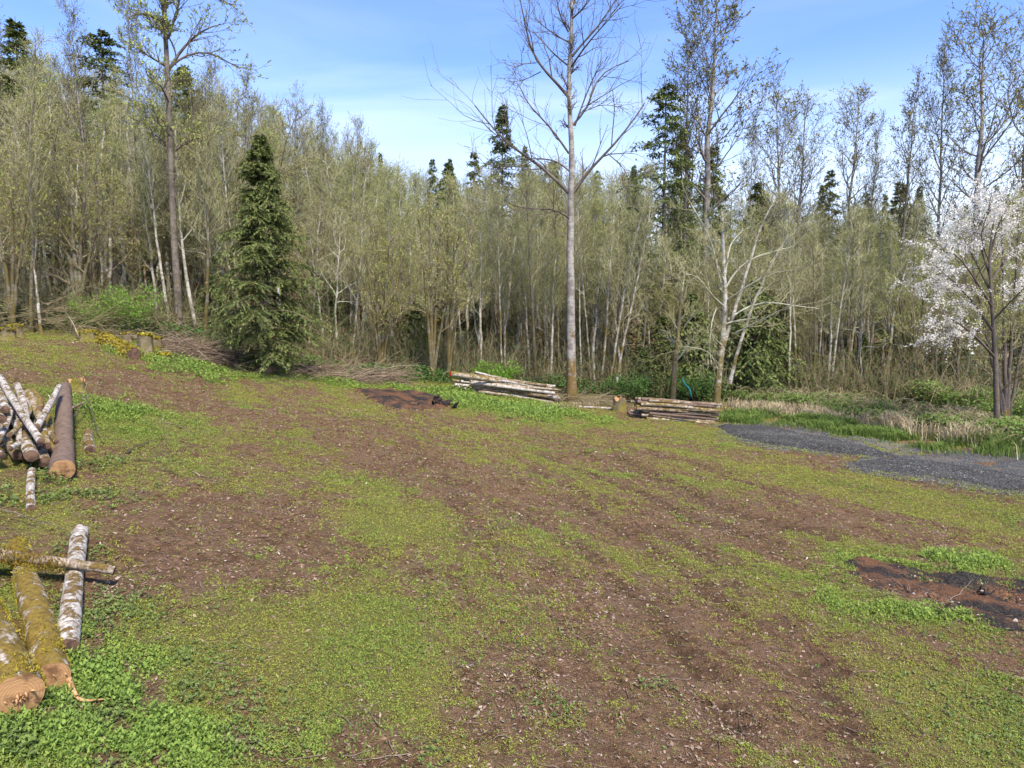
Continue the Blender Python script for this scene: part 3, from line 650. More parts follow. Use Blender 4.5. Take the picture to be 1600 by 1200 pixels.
# torn strip of wood beside the second log
q = [atg(98, 1062), atg(112, 1085), atg(122, 1105), atg(150, 1102), atg(178, 1100), atg(192, 1110)]
P = np.array([[p[0], p[1], Hg(p[0], p[1]) + h] for p, h in zip(q, (.14, .07, .035, .03, .025, .01))])
P = samp(P[None], np.linspace(0, 1, 16)[None]); P[:, 1:-1] = (P[:, :-2] + P[:, 1:-1] + P[:, 2:]) / 3; P[:, 1:-1] = (P[:, :-2] + P[:, 1:-1] + P[:, 2:]) / 3
o = MB().add(*tubes(P, np.interp(np.linspace(0, 5, 16), range(6), [.036, .028, .016, .008, .006, .003])[None], 6)).build('wood_splinter', [M['splinter']]); tag(o, 'long curved strip of torn pale wood on the grass by the log ends', 'splinter')

# log pile, left
G2 = 'logs heaped on the left slope'
PL = [((97, 735, 11.6), (101, 610, 16.2), .185, .135, 'logd', 'cut_orange', 'big dark barked conifer log at the right side of the left heap'),
      ((49, 712, 11.7), (20, 640, 15.4), .12, .10, 'log', 'cut_dark', 'log with the biggest cut end low in the middle of the left heap'),
      ((70, 722, 11.9), (60, 640, 15.2), .105, .09, 'log', 'cut_dark', 'brown ended log low in the heap against the dark conifer log'),
      ((64, 690, 11.9), (0, 590, 15.6), .072, .085, 'log', 'cut_dark', 'upper white log of the left heap pointing towards the camera'),
      ((73, 697, 12.1), (44, 612, 15.5), .07, .08, 'logm', 'cut_dark', 'mossy log under the upper white log of the left heap'),
      ((82, 704, 12.4), (62, 622, 15.4), .06, .07, 'logm', 'cut_dark', 'thin mossy log end next to the dark conifer log'),
      ((58, 668, 12.6), (92, 604, 15.0), .07, .065, 'log', 'cut_dark', 'bright white log lying slanted on top of the left heap'),
      ((16, 701, 11.7), (46, 684, 12.8), .055, .05, 'log', 'cut_dark', 'short white stick of wood crossing the front of the left heap'),
      ((26, 712, 12.0), (5, 655, 14.4), .09, .08, 'logm', 'cut_dark', 'mossy dark ended log at the lower left of the heap'),
      ((2, 655, 12.4), (-60, 612, 14.8), .10, .10, 'log', 'cut_dark', 'brown ended log cut off by the left edge of the picture above the heap'),
      ((2, 712, 11.6), (-50, 672, 13.2), .075, .08, 'log', 'cut_dark', 'log end beside the yellow moss at the left edge'),
      ((40, 655, 13.2), (26, 604, 16.0), .08, .08, 'log', 'cut_dark', 'white log with brown bands in the middle of the heap top'),
      ((8, 640, 13.4), (-14, 596, 16.2), .085, .08, 'log', 'cut_dark', 'white log at the upper left of the heap'),
      ((62, 640, 14.0), (50, 610, 16.4), .08, .08, 'logm', 'cut_dark', 'mossy brown log at the far end of the heap')]
PL += [((30, 690, 12.3), (14, 610, 15.6), .055, .05, 'log', 'cut_dark', 'thin white pole between the two upper white logs of the left heap'), ((88, 690, 12.6), (30, 606, 15.8), .05, .045, 'log', 'cut_dark', 'thin pole slanting across the back of the left heap'),
       ((14, 680, 12.2), (60, 622, 15.2), .05, .045, 'logm', 'cut_dark', 'thin mossy pole slanting right at the left of the heap'), ((-4, 690, 12.0), (20, 622, 15.0), .06, .055, 'log', 'cut_dark', 'white pole cut by the left edge of the picture beside the heap')]
for k, (a, b, r0, r1, mt, ct, lb_) in enumerate(PL):
    if k: r0, r1 = r0 * .88, r1 * .88
    p0, p1 = W(*a), W(*b)
    for p, r in ((p0, r0), (p1, r1)): p[2] = max(p[2], float(Hg(p[0], p[1])) + r * .8)
    log(p0, p1, r0, r1, mt, ct, lb_, G2, seed=20 + k, stubs=1)
p0 = onl(49, 797, .055); p1 = W(50, 735, 11.4); p1[2] = Hg(p1[0], p1[1]) + .16
log(p0, p1, .06, .055, 'log', 'cut_dark', 'short white log sticking out of the front of the left heap', G2, seed=40)
p0 = onl(141, 700, .05); p1 = onl(138, 672, .05); log(p0, p1, .10, .09, 'log', 'cut_dark', 'grey mossy block of wood in the weeds right of the left heap', G2, seed=41)

# stacks at the far side
def stack(x0, x1, yf, cols, layers, r, rg, mats, labels, group, lenj, yaw=0.02, shear=0.0):
    k = 0
    for j in range(layers):
        for c in range(cols - (j > 2)):
            rr = r * (.8 + .5 * rg.random()); a = x0 + rg.normal(0, lenj) + j * shear; b = x1 + rg.normal(0, lenj) - j * shear * .2
            ya = yf + c * 2 * r + (j % 2) * r + rg.normal(0, .03); yb = ya + rg.normal(0, yaw * (b - a))
            za = Hg(a, ya) + r * .9 + j * r * 1.5 + rg.normal(0, .012); zb = Hg(b, yb) + r * .9 + j * r * 1.5 + rg.normal(0, .012)
            mt = mats[rg.integers(len(mats))]; fl = c == 0
            lab = labels[min(j, len(labels) - 1)] if fl else group[1]
            log((a, ya, za), (b, yb, zb), rr, rr * .72, mt, 'cut_dark', lab, group[0], seed=100 + k + int(x0 * 10) ** 2 % 97, bend=.03, stubs=int(rg.integers(0, 3))); k += 1
rg = np.random.default_rng(12)
stack(-2.4, 1.95, 32.4, 5, 8, .066, rg, ['log', 'logt', 'log', 'logt', 'logm'],
      [f'{q} front log of the stack left of the tall bare tree' for q in ('bottom', 'second lowest', 'third lowest', 'fourth lowest', 'fourth highest', 'third highest', 'second highest', 'top')],
      ('white logs stacked left of the tall bare tree', 'log behind the front row of the stack left of the tall bare tree'), .28, yaw=.045, shear=.06)
pa, pb = W(704, 584, 31.4), W(835, 603, 33.4)
log(pa, pb, .125, .08, 'logm', 'cut_red', 'mossy log with a red painted end on top of the left stack', 'white logs stacked left of the tall bare tree', seed=60)
log(W(741, 581, 33.5), W(862, 607, 33.3), .06, .05, 'log', 'cut_dark', 'thin pale pole lying highest on the left stack', 'white logs stacked left of the tall bare tree', seed=61)
x0 = atg(994, 650)[0]; yf = atg(1040, 658)[1]
stack(x0 + .0, x0 + 3.0, yf, 5, 9, .062, rg, ['log', 'logm', 'logt', 'logt', 'logd'],
      [f'{q} front log of the stack between the brown stump and the crooked alder' for q in ('bottom', 'second lowest', 'third lowest', 'fourth lowest', 'middle', 'fourth highest', 'third highest', 'second highest', 'top')],
      ('short logs stacked between the stump and the mossy alder', 'log behind the front row of the right stack by the mossy alder'), .2, yaw=.05)
for k, (a, b, r, mt, lb_) in enumerate([((905, 632, 31), (955, 634, 30.6), .05, 'log', 'thin pale pole on the ground left of the brown stump'), ((1018, 662, 29), (1050, 672, 28.6), .06, 'log', 'short white log fallen in front of the right stack'),
                                    ((1062, 672, 28.6), (1096, 670, 28.9), .07, 'logm', 'short mossy log fallen at the right foot of the right stack')]):
    p0, p1 = W(*a), W(*b)
    for p in (p0, p1): p[2] = Hg(p[0], p[1]) + r * .9
    log(p0, p1, r, r * .9, mt, 'cut_dark', lb_, seed=70 + k)

# ------------------------------------------------------------------ stumps and the fallen mossy log
def stump(px, py, r, h, label, top='mosstop', flare=1.3, seed=0, ragged=.05, Y=None):
    p = atg(px, py) if Y is None else W(px, py, Y); p[2] = Hg(p[0], p[1]) - .05; rg = np.random.default_rng(seed)
    K, S = 9, 22; t = np.linspace(0, 1, K); a = np.arange(S) / S * 6.2832
    rr = r * (1 + (flare - 1) * (1 - t) ** 3)[:, None] * (1 + .07 * np.sin(a * 5 + 1)[None] * (1.4 - t)[:, None] + .03 * rg.normal(size=(K, S)))
    z = np.repeat((t * h)[:, None], S, 1); z[-1] += ragged * rg.normal(size=S); z = z + 0
    v = np.stack([rr * np.cos(a)[None], rr * np.sin(a)[None], z], -1)
    i = (np.arange(K - 1)[:, None] * S + np.arange(S)[None]).ravel(); j = (np.arange(K - 1)[:, None] * S + ((np.arange(S) + 1) % S)[None]).ravel()
    e = empty('tree_stump', p, rg.random() * 6)
    tag(e, label, 'stump')
    MB().add(v, np.stack([i, j, j + S, i + S], -1)).build('trunk', [M['stumpside']], e)
    tp = MB().add(np.concatenate([v[-1], [[0, 0, h + .02]]]), np.stack([np.arange(S), (np.arange(S) + 1) % S, np.full(S, S)], -1))
    if top == 'mosstop':
        n = 500; an = rg.random(n) * 6.28; q = np.sqrt(rg.random(n)) * r * 1.05; c = np.stack([np.cos(an) * q, np.sin(an) * q, h + 0 * q], -1)
        tp.add(*leafq(c, rg.normal(0, .04, (n, 3)) + [0, 0, .03], .8, rg))
    tp.build('top', [M[top]], e, smooth=False)
stump(228, 556, .25, .80, 'tall mossy topped stump standing left of its narrow twin', seed=1)
stump(246, 554, .17, .68, 'narrow mossy topped stump touching the taller one', seed=2)
stump(257, 562, .22, .25, 'low moss covered stump at the right foot of the twin stumps', seed=3)
stump(200, 556, .18, .38, 'small mossy stump behind the fallen mossy log', seed=4, Y=29)
stump(138, 532, .30, .42, 'mossy stump by the brush at the left edge of the wood', seed=5)
stump(12, 528, .26, .40, 'mossy stump at the left edge of the picture', seed=6)
stump(-2 + 26, 524, .24, .42, 'smaller mossy stump beside the one at the left edge', seed=7)
stump(968, 646, .27, .60, 'rough brown stump at the left end of the right log stack', top='cut_orange', seed=8, ragged=.07)
stump(120, 606, .20, .32, 'splintered brown stump above the left log heap', top='splinter', seed=9, ragged=.10)
p0 = onl(210, 563, .2); p1 = onl(160, 538, .2); lf = log(p0, p1, .24, .20, 'logm', 'cut_dark', 'thick fallen log wrapped in yellow moss in front of the twin stumps', seed=45)
n = 2500; zc = (rg.random(n) - .5) * np.linalg.norm(p1 - p0); a = rg.random(n) * 6.283
MB().add(*leafq(np.stack([np.cos(a) * .225, np.sin(a) * .225, zc], -1), np.stack([np.cos(a), np.sin(a), 0 * a], -1) * .05 + rg.normal(0, .03, (n, 3)), .7, rg), rnd=rg.random(n)).build('moss', [M['mosstop']], lf, smooth=False)

# ------------------------------------------------------------------ brush piles, charred wood, loose branches
def brush(name, poly, n, h, spread, label, mat='twigd', lmin=.5, lmax=2.2, rad=.012, yaw=0.8):
    x, y = band_pts(poly, n, rng, spread); az = rng.normal(0, yaw, n) + (rng.random(n) > .5) * math.pi; K = 6
    ln = lmin + (lmax - lmin) * rng.random(n); hh = h * rng.random(n) ** .8 * (.35 + .65 * sstep(-.5, .6, fbm(x, y, 1.5, 2, 3))); el = rng.normal(0, .28, n)
    pts = []; cx, cy = x, y; z = Hg(x, y) + hh
    for k in range(K):
        pts.append(np.stack([cx, cy, np.maximum(z, Hg(cx, cy) + .01)], -1)); az = az + rng.normal(0, .18, n); el = el + rng.normal(0, .1, n) - .02
        cx = cx + np.cos(az) * ln / 5; cy = cy + np.sin(az) * ln / 5; z = z + np.sin(el) * ln / 5
    P = np.stack(pts, 1); R = (rad * (.4 + rng.random(n)))[:, None] * np.linspace(1, .35, K)[None]
    return tag(MB().add(*tubes(P, R, 4), rnd=np.repeat(rng.random(n), (K - 1) * 4)).build(name, [mat if not isinstance(mat, str) else M[mat]]), label, 'brush pile')
M['brushmix'] = flatmat('brush_wood', (.08, .05, .032), (.36, .27, .19), obj=0)
brush('brush_pile', [(270, 548), (330, 562), (400, 574)], 1500, .55, .8, 'long heap of dead branches between the big bare tree and the cedar', 'brushmix')
brush('brush_pile', [(470, 587), (540, 594), (610, 596)], 1300, .45, .6, 'low heap of dead branches right of the cedar', 'brushmix')
brush('brush_pile', [(850, 622), (900, 628), (960, 634)], 500, .4, .5, 'small heap of reddish sticks between the two log stacks', 'twigb', lmax=1.4)
brush('brush_pile', [(0, 512), (70, 516), (130, 520), (250, 532)], 900, 1.3, 1.0, 'tangle of fallen branches at the left foot of the wood', 'twigb', lmax=3.0, yaw=.8)
brush('brush_pile', [(1380, 925), (1480, 945), (1580, 960)], 70, .10, .35, 'pale sticks lying across the burnt patch in front', 'stick', lmin=.15, lmax=.8, rad=.006, yaw=1.2)
def charred(px, py, s, n, label, seed):
    rg = np.random.default_rng(seed); c = atg(px, py); m = MB()
    for k in range(n):
        b = np.array([c[0] + rg.normal(0, s * .5), c[1] + rg.normal(0, s * .3), 0]); b[2] = Hg(b[0], b[1]) + s * .1
        d = unit(np.array([rg.normal(), rg.normal() * .5, .35 + .5 * rg.random()])); P = b + d * np.linspace(0, s * (.4 + .6 * rg.random()), 5)[:, None] + rg.normal(0, s * .03, (5, 3))
        m.add(*tubes(P[None], (s * (.05 + .09 * rg.random()) * np.array([.5, 1, .9, .7, .1]))[None], 7))
    tag(m.build('charred_stump', [M['charcoal']], smooth=False), label, 'charred wood')
charred(684, 632, .6, 14, 'black charred root standing at the right end of the far fire scar', 3)
charred(650, 635, .3, 9, 'small black charred lump in front of the far fire scar', 4)
charred(1540, 935, .20, 6, 'black charred lump in the hollow of the near fire scar', 5)
charred(1505, 960, .14, 5, 'small black charred lump at the front of the near fire scar', 8)

def branchlet(name, pts, r, label, mat='stick', subs=4, seed=0):
    rg = np.random.default_rng(seed); P = np.array(pts, float)[None]
    q = np.linspace(0, 1, 9)[None]; P = samp(P, q) ; P[:, 1:-1] += rg.normal(0, r * .8, P[:, 1:-1].shape); R = r * np.linspace(1, .35, 9)[None]
    m = MB().add(*tubes(P, R, 6))
    if subs:
        A, B = grow(P, R, subs, .3, .95, np.linalg.norm(P[0, -1] - P[0, 0]) * .3, 45, .03, 5, .15, .6, .3, .003, rg); m.add(*tubes(A, B, 4))
        A2, B2 = grow(A, B, 3, .3, .95, np.linalg.norm(P[0, -1] - P[0, 0]) * .12, 45, .03, 4, .2, .6, .3, .002, rg); m.add(*tubes(A2, B2, 3))
    return tag(m.build(name, [M[mat]]), label, 'branch')
def gp(px, py, h=.02): p = atg(px, py); p[2] = Hg(p[0], p[1]) + h; return p
branchlet('fallen_branch', [gp(197, 703), gp(212, 696, .08), gp(238, 686, .06)], .022, 'short dark curved branch lying in the weeds right of the left heap', 'twigd', 2, 1)
branchlet('fallen_branch', [gp(250, 656), gp(275, 664, .05), gp(305, 676, .02)], .016, 'thin pale branch lying on the brown slope', 'stick', 5, 2)
branchlet('fallen_branch', [gp(300, 733), gp(320, 742, .03), gp(343, 752)], .018, 'pale stick on the yellow green grass right of the left heap', 'stick', 2, 3)
branchlet('fallen_branch', [gp(80, 682, .2), gp(115, 665, .25), gp(136, 640, .3), gp(172, 612, .5)], .014, 'thin bare branch sticking up from the dark conifer log', 'stick', 5, 4)
branchlet('fallen_branch', [gp(135, 634, .3), gp(145, 662, .3), gp(160, 690, .05)], .016, 'dark bare branch standing in the weeds by the left heap', 'twigd', 3, 5)
branchlet('fallen_branch', [gp(0, 806, .15), gp(45, 822, .14), gp(105, 842, .10)], .011, 'long thin pale twig above the crossing log', 'stick', 2, 6)
branchlet('fallen_branch', [gp(125, 1018, .02), gp(155, 1034, .02), gp(192, 1052)], .008, 'thin brown twig in the weeds right of the foreground logs', 'stick', 3, 7)
branchlet('fallen_branch', [gp(1395, 976), gp(1410, 990, .03), gp(1422, 1008)], .008, 'small stick on the bright grass below the near fire scar', 'stick', 1, 8)
branchlet('fallen_branch', [gp(1262, 1010), gp(1278, 1030, .02), gp(1292, 1048)], .008, 'small curved stick on the bare soil below the near fire scar', 'stick', 1, 9)
branchlet('fallen_branch', [gp(640, 1180), gp(590, 1192, .02), gp(555, 1196)], .006, 'thin curved twig on dark soil at the bottom edge', 'stick', 1, 10)
branchlet('fallen_branch', [gp(310, 905), gp(318, 925, .02), gp(322, 940)], .007, 'pale bent stick on the brown soil right of the crossing log', 'stick', 1, 11)
branchlet('fallen_branch', [gp(1345, 608, .1), W(1380, 565, 37), W(1412, 530, 38)], .05, 'pale dead pole leaning among the brambles', 'stick', 0, 12)
branchlet('fallen_branch', [gp(124, 530, .1), W(110, 500, 28), W(98, 480, 28)], .035, 'pale bare branch leaning over the mossy stump', 'stick', 3, 13)

# ------------------------------------------------------------------ trees
def mk_trunk(h, r0, rg, lean=.03, K=18, wig=.012, tipr=.012, pw=.9):
    t = np.linspace(0, 1, K); a = rg.random() * 6.28
    off = np.cumsum(rg.normal(0, wig * h / K * 3, (K, 2)), 0); off -= off[0]
    P = np.stack([np.cos(a) * lean * h * t ** 1.5 + off[:, 0], np.sin(a) * lean * h * t ** 1.5 + off[:, 1], t * h], -1)
    R = tipr + (r0 - tipr) * (1 - t) ** pw; R[0] *= 1.35; R[1] *= 1.06
    return P[None], R[None]

def flesh(P, R, rg, n1=26, n2=8, n3=6, n4=2, l1=2.6, t0=.3, ang=42, up=.16, budn=2, bud=.05, shape=None, rmin=.007, limbs=None, mats=(0, 1, 2), a2=38, wig=.13):
    """limbs, twigs and buds of a broadleaved tree; returns (trunk MB parts, crown MB)"""
    tm, cm = MB(), MB()
    shape = shape or (lambda t: np.clip(1.25 - t, .25, 1) * sstep(-.1, .35, t))
    A, B = grow(P, R, n1, t0, .98, l1, ang, up, 8, wig * .6, .55, .22, .02, rg, lshape=shape)
    if limbs is not None: A = np.concatenate([A, limbs[0]]); B = np.concatenate([B, limbs[1]])
    tm.add(*tubes(A, B, 5), mat=1)
    L1 = np.linalg.norm(A[:, -1] - A[:, 0], axis=1)
    A2, B2 = grow(A, B, n2, .15, .97, L1[:, None] * .42 + .15, a2, up, 6, wig, .6, .25, rmin * 1.5, rg)
    cm.add(*tubes(A2, B2, 3), mat=0)
    L2 = np.linalg.norm(A2[:, -1] - A2[:, 0], axis=1)
    A3, B3 = grow(A2, B2, n3, .15, .98, L2[:, None] * .45 + .12, 36, up, 4, wig, .6, .35, rmin, rg)
    cm.add(*tubes(A3, B3, 3), mat=0)
    last = A3
    if n4:
        A4, B4 = grow(A3, B3, n4, .25, .98, .28, 34, up, 3, wig, .7, .6, rmin, rg); cm.add(*tubes(A4, B4, 3), mat=0); last = np.concatenate([A3[:, ::max(1, 3)][:, :2] if False else A3[:, [1, 2, 3]], A4])
    if budn:
        c, T = pts_on(last, budn, .2, 1, rg); a = unit(T + rg.normal(0, .7, T.shape)) * (bud * (.6 + .8 * rg.random(len(T))))[:, None]
        cm.add(*leafq(c, a, .6, rg), mat=1, rnd=rg.random(len(c)))
    return tm, cm

def make_tree(name, P, R, tm, cm, barkm, limbm, twigm, budm, loc, label, cat, group=None, S=12, rz=0, scale=1.0, tilt=(0, 0)):
    e = empty(name, loc, rz, scale, tilt); tag(e, label, cat, group)
    t = MB().add(*tubes(P, R, S), mat=0); 
    for a in range(len(tm.v)): t.v.append(tm.v[a]); t.f.append(tm.f[a] + t.n); t.m.append(tm.m[a]); t.r.append(tm.r[a])
    # (each block of tm was offset for its own builder already)
    to = t.build('trunk', [M[barkm], M[limbm]], e)
    co = cm.build('crown', [M[twigm], M[budm]], e, smooth=False)
    return e, to, co

def proto(kind, seed):
    rg = np.random.default_rng(seed)
    if kind == 'alder':
        h = 13.0; P, R = mk_trunk(h, .11 + .03 * rg.random(), rg, .05, wig=.02, pw=.62); tm, cm = flesh(P, R, rg, 20, 7, 5, 1, 2.4, .42, 36, .10, 2, .07, rmin=.0075, a2=46, wig=.2)
        return h, P, R, tm, cm, ('alder', 'limb', 'twig', 'bud')
    if kind == 'alderp':
        h = 13.0; P, R = mk_trunk(h, .11, rg, .08, wig=.03, pw=.62); tm, cm = flesh(P, R, rg, 18, 7, 5, 1, 3.0, .38, 54, .06, 1, .06, rmin=.008, a2=50, wig=.24)
        return h, P, R, tm, cm, ('alder', 'limbp', 'twig', 'budd')
    if kind == 'maple':                          # several mossy stems from one foot
        h = 11.0; n = 4; P0, R0 = mk_trunk(h, .13, rg, .06, wig=.03)
        PP = [P0[0]]; RR = [R0[0]]
        for k in range(n - 1):
            q, r = mk_trunk(h * (.7 + .3 * rg.random()), .10, rg, .25 + .15 * rg.random(), wig=.03); PP.append(q[0]); RR.append(r[0])
        P = np.stack(PP); R = np.stack(RR); tm, cm = flesh(P, R, rg, 8, 6, 4, 1, 2.5, .28, 52, .07, 2, .07, rmin=.009, a2=50, wig=.26)
        return h, P, R, tm, cm, ('mossy', 'twigb', 'twigb', 'bud')
    if kind == 'cotton':                         # taller tree with clumps of young leaves
        h = 20.0; P, R = mk_trunk(h, .20, rg, .03, wig=.012, pw=1.0); tm, cm = flesh(P, R, rg, 20, 7, 5, 2, 4.3, .42, 40, .13, 1, .12, shape=lambda t: np.clip(1.28 - t, .14, 1) * sstep(.2, .6, t), rmin=.0085, a2=38, wig=.15)
        return h, P, R, tm, cm, ('cotton', 'limb', 'twigd', 'budd')

def add_tree_meshes(pr):
    h, P, R, tm, cm, mt = pr
    t = MB().add(*tubes(P, R, 10), mat=0)
    for a in range(len(tm.v)): t.f.append(tm.f[a] + sum(0 for _ in ()) + t.n0 if False else tm.f[a] + t.n); t.v.append(tm.v[a]); t.m.append(tm.m[a]); t.r.append(tm.r[a])
    return h, t.mesh('trunk', [M[mt[0]], M[mt[1]]]), cm.mesh('crown', [M[mt[2]], M[mt[3]]], smooth=False)

PROT = {k: [add_tree_meshes(proto(k, 50 + 10 * i + j)) for j in range(n)] for i, (k, n) in enumerate((('alder', 6), ('alderp', 5), ('maple', 4), ('cotton', 4)))}

def inst(kind, x, y, h, label, name, cat, group, rg, tilt=.05, wide=1.0, idx=None):
    ps = PROT[kind]; p = ps[rg.integers(len(ps)) if idx is None else idx]; s = h / p[0]
    e = empty(name, (x, y, float(Hs(x, y)) - .08), rg.random() * 6.28, (s * wide, s * wide, s), (rg.normal(0, tilt), rg.normal(0, tilt)))
    tag(e, label, cat, group)
    link(bpy.data.objects.new('trunk', p[1]), e); link(bpy.data.objects.new('crown', p[2]), e)
    return e

SKY = np.array([(-200, 40), (0, 88), (120, 105), (250, 128), (350, 142), (420, 168), (500, 203), (580, 233), (640, 262), (700, 270), (760, 262), (820, 255), (900, 262), (1000, 275), (1100, 290), (1200, 305), (1300, 318), (1400, 325), (1500, 320), (1600, 290), (1800, 270)], float)
EDGE = np.array([(-45, 26), (-30, 27), (-21, 29), (-15, 32.5), (-11, 35), (-5, 37), (3, 37.5), (9, 37.5), (14, 38), (20, 35), (25, 31), (32, 25), (40, 18)], float)
def sky_z(x, y): return CAMZ + (HZ - np.interp(800 + x / y * F, SKY[:, 0], SKY[:, 1])) / F * y
rg = np.random.default_rng(99)
pts = []; tries = 0
while len(pts) < 290 and tries < 60000:
    tries += 1
    yy = 27 + 33 * rg.random() ** 1.1; xx = (rg.random() * 2 - 1) * yy * .84
    dpt = yy - np.interp(xx, EDGE[:, 0], EDGE[:, 1])
    if dpt < 0 or dpt > 26: continue
    md = .95 + dpt * .035
    if all((xx - a) ** 2 + (yy - b) ** 2 > md * md for a, b, _ in pts): pts.append((xx, yy, dpt))
print('forest', len(pts))
ZN = [(-1e9, 60, 'at the left edge'), (60, 170, 'behind the mossy stumps on the left'), (170, 300, 'around the big left tree'), (300, 480, 'behind the cedar'), (480, 590, 'just right of the cedar'), (590, 700, 'behind the far fire scar'),
      (700, 790, 'behind the left end of the left stack'), (790, 880, 'just left of the tall bare tree'), (880, 970, 'just right of the tall bare tree'), (970, 1060, 'behind the right log stack'), (1060, 1160, 'behind the crooked alder'),
      (1160, 1260, 'behind the white trunks on the right'), (1260, 1380, 'behind the middle of the bramble bank'), (1380, 1480, 'left of the blossom tree'), (1480, 1e9, 'behind the blossom tree')]
for xx, yy, dpt in pts:
    px = 800 + xx / yy * F; zn = next(z[2] for z in ZN if z[0] <= px < z[1]); zn = ('in front rows ' if dpt < 6 else 'deep in the wood ' if dpt > 14 else 'in the wood ') + zn
    h = max(5, (sky_z(xx, yy) - Hs(xx, yy)) * (.97 if dpt > 12 else .90) * (.80 + .20 * rg.random()))
    if dpt < 5: h *= .82
    u = rg.random()
    left = px < 520
    if u < (.30 if left else .16) and dpt < 14: kd, nm, lb_ = 'maple', 'maple_tree', f'mossy many stemmed maple {zn}'
    elif u < .72: kd, nm, lb_ = 'alder', 'alder_tree', f'slender budding alder {zn}'
    else: kd, nm, lb_ = 'alderp', 'bare_alder', f'bare pale branched alder {zn}'
    if left and dpt > 3 and rg.random() < .10: kd, nm, lb_ = 'cotton', 'cottonwood_tree', f'tall leafing cottonwood {zn}'; h *= 1.08
    inst(kd, xx, yy, h, lb_, nm, 'tree', f'{nm.replace("_", " ")}s {zn}', rg, .045, wide=.85 + .3 * rg.random())

# far wood as one mass
def light_tree(h, rg):
    P, R = mk_trunk(h, .12, rg, .05, K=8); A, B = grow(P, R, 24, .25, .98, 2.2, 44, .12, 4, .1, .5, .3, .02, rg, lshape=lambda t: np.clip(1.3 - t, .3, 1)); A2, B2 = grow(A, B, 9, .1, .97, .95, 40, .12, 3, .12, .6, .5, .011, rg)
    A3, B3 = grow(A2, B2, 4, .2, .97, .5, 36, .12, 2, .1, .7, .7, .010, rg)
    m = MB(); m.add(*tubes(P, R, 5), mat=0); m.add(*tubes(A, B, 3), mat=1); m.add(*tubes(A2, B2, 3), mat=1); m.add(*tubes(A3, B3, 3), mat=1)
    c, T = pts_on(A3, 1, .3, 1, rg); m.add(*leafq(c, rg.normal(0, .05, c.shape), .7, rg), mat=2); return m
lts = [light_tree(13, np.random.default_rng(200 + i)) for i in range(5)]
fw = MB(); rg = np.random.default_rng(77)
for k in range(190):
    yy = 56 + 30 * rg.random(); xx = (rg.random() * 2 - 1) * yy * .82; h = max(6, (sky_z(xx, yy) - Hs(xx, yy)) * (.78 + .2 * rg.random())); m = lts[k % 5]
    s = h / 13; a = rg.random() * 6.28; ca, sa = math.cos(a), math.sin(a); base = fw.n
    for v, f, mi, rr in zip(m.v, m.f, m.m, m.r):
        q = np.stack([v[:, 0] * ca - v[:, 1] * sa, v[:, 0] * sa + v[:, 1] * ca, v[:, 2]], -1) * s + np.array([xx, yy, float(Hs(xx, yy)) - .1])
        fw.v.append(q); fw.f.append(f + base); fw.m.append(mi); fw.r.append(rr); fw.n += len(q)
tag(fw.build('far_woods', [M['alder'], M['twig'], M['bud']], smooth=False), 'dense budding wood far behind the nearer alders', 'woods', kind='stuff')

# ---- conifers
def conifer(h, rg, wmax=2.6, nb=110, t0=.12, droop=.10, nbl=16, nl=5, leaf=.16, lw=.35, base_r=.18, tipup=.0, ang=80, pw=.85, vert=.0):
    P, R = mk_trunk(h, base_r, rg, .01, wig=.004, K=20, pw=1.0)
    A, B = grow(P, R, nb, t0, .985, wmax, ang, 0, 8, .05, .35, .25, .012, rg, down=droop, lshape=lambda t: np.clip(((1 - t) / (1 - t0)) ** pw, .05, 1) * (.55 + .45 * sstep(t0, t0 + .16, t)), tpow=.9)
    L1 = np.linalg.norm(A[:, -1] - A[:, 0], axis=1)
    A2, B2 = grow(A, B, nbl, .12, 1., L1[:, None] * .34 + .1, 52, 0, 5, .07, .45, .4, .006, rg, flat=True, down=droop + vert)
    tm = MB().add(*tubes(A, B, 5), mat=1)
    cm = MB().add(*tubes(A2, B2, 3), mat=0)
    c, T = pts_on(A2, nl, .05, 1, rg); n = len(c)
    a = unit(T + rg.normal(0, .45, T.shape) + [0, 0, -.15 - vert * 2]) * (leaf * (.6 + .8 * rg.random(n)))[:, None]
    out = np.clip(np.repeat(np.tile(np.linspace(0, 1, nbl), len(A)), nl) * .6 + rg.random(n) * .4, 0, 1)      # foliage gets lighter towards the branch ends
    cm.add(*leafq(c, a, lw, rg, nrm=np.array([[0, 0, 1.]])), mat=1, rnd=out)
    c, T = pts_on(A, nl * 5, .3, 1, rg); a = unit(T + rg.normal(0, .5, T.shape)) * (leaf * (.6 + .8 * rg.random(len(c))))[:, None]
    cm.add(*leafq(c, a, lw, rg, nrm=np.array([[0, 0, 1.]])), mat=1)
    return P, R, tm, cm

def mesh2(P, R, tm, cm, bm, lm_, tw, lf, S=10):
    t = MB().add(*tubes(P, R, S), mat=0)
    for a in range(len(tm.v)): t.f.append(tm.f[a] + t.n); t.v.append(tm.v[a]); t.m.append(tm.m[a]); t.r.append(tm.r[a])
    return t.mesh('trunk', [M[bm], M[lm_]]), cm.mesh('crown', [M[tw], M[lf]], smooth=False)

def put(name, ms, h0, px, Y, ztop_py, label, cat='tree', group=None, rz=0.0, wide=1.0, base_py=None, tilt=(0, 0)):
    b = W(px, 500, Y); z = float(Hs(b[0], Y)) - .08; top = W(px, ztop_py, Y)[2]; s = (top - z) / h0
    e = empty(name, (b[0], Y, z), rz, (s * wide, s * wide, s), tilt); tag(e, label, cat, group)
    link(bpy.data.objects.new('trunk', ms[0]), e); link(bpy.data.objects.new('crown', ms[1]), e); return e

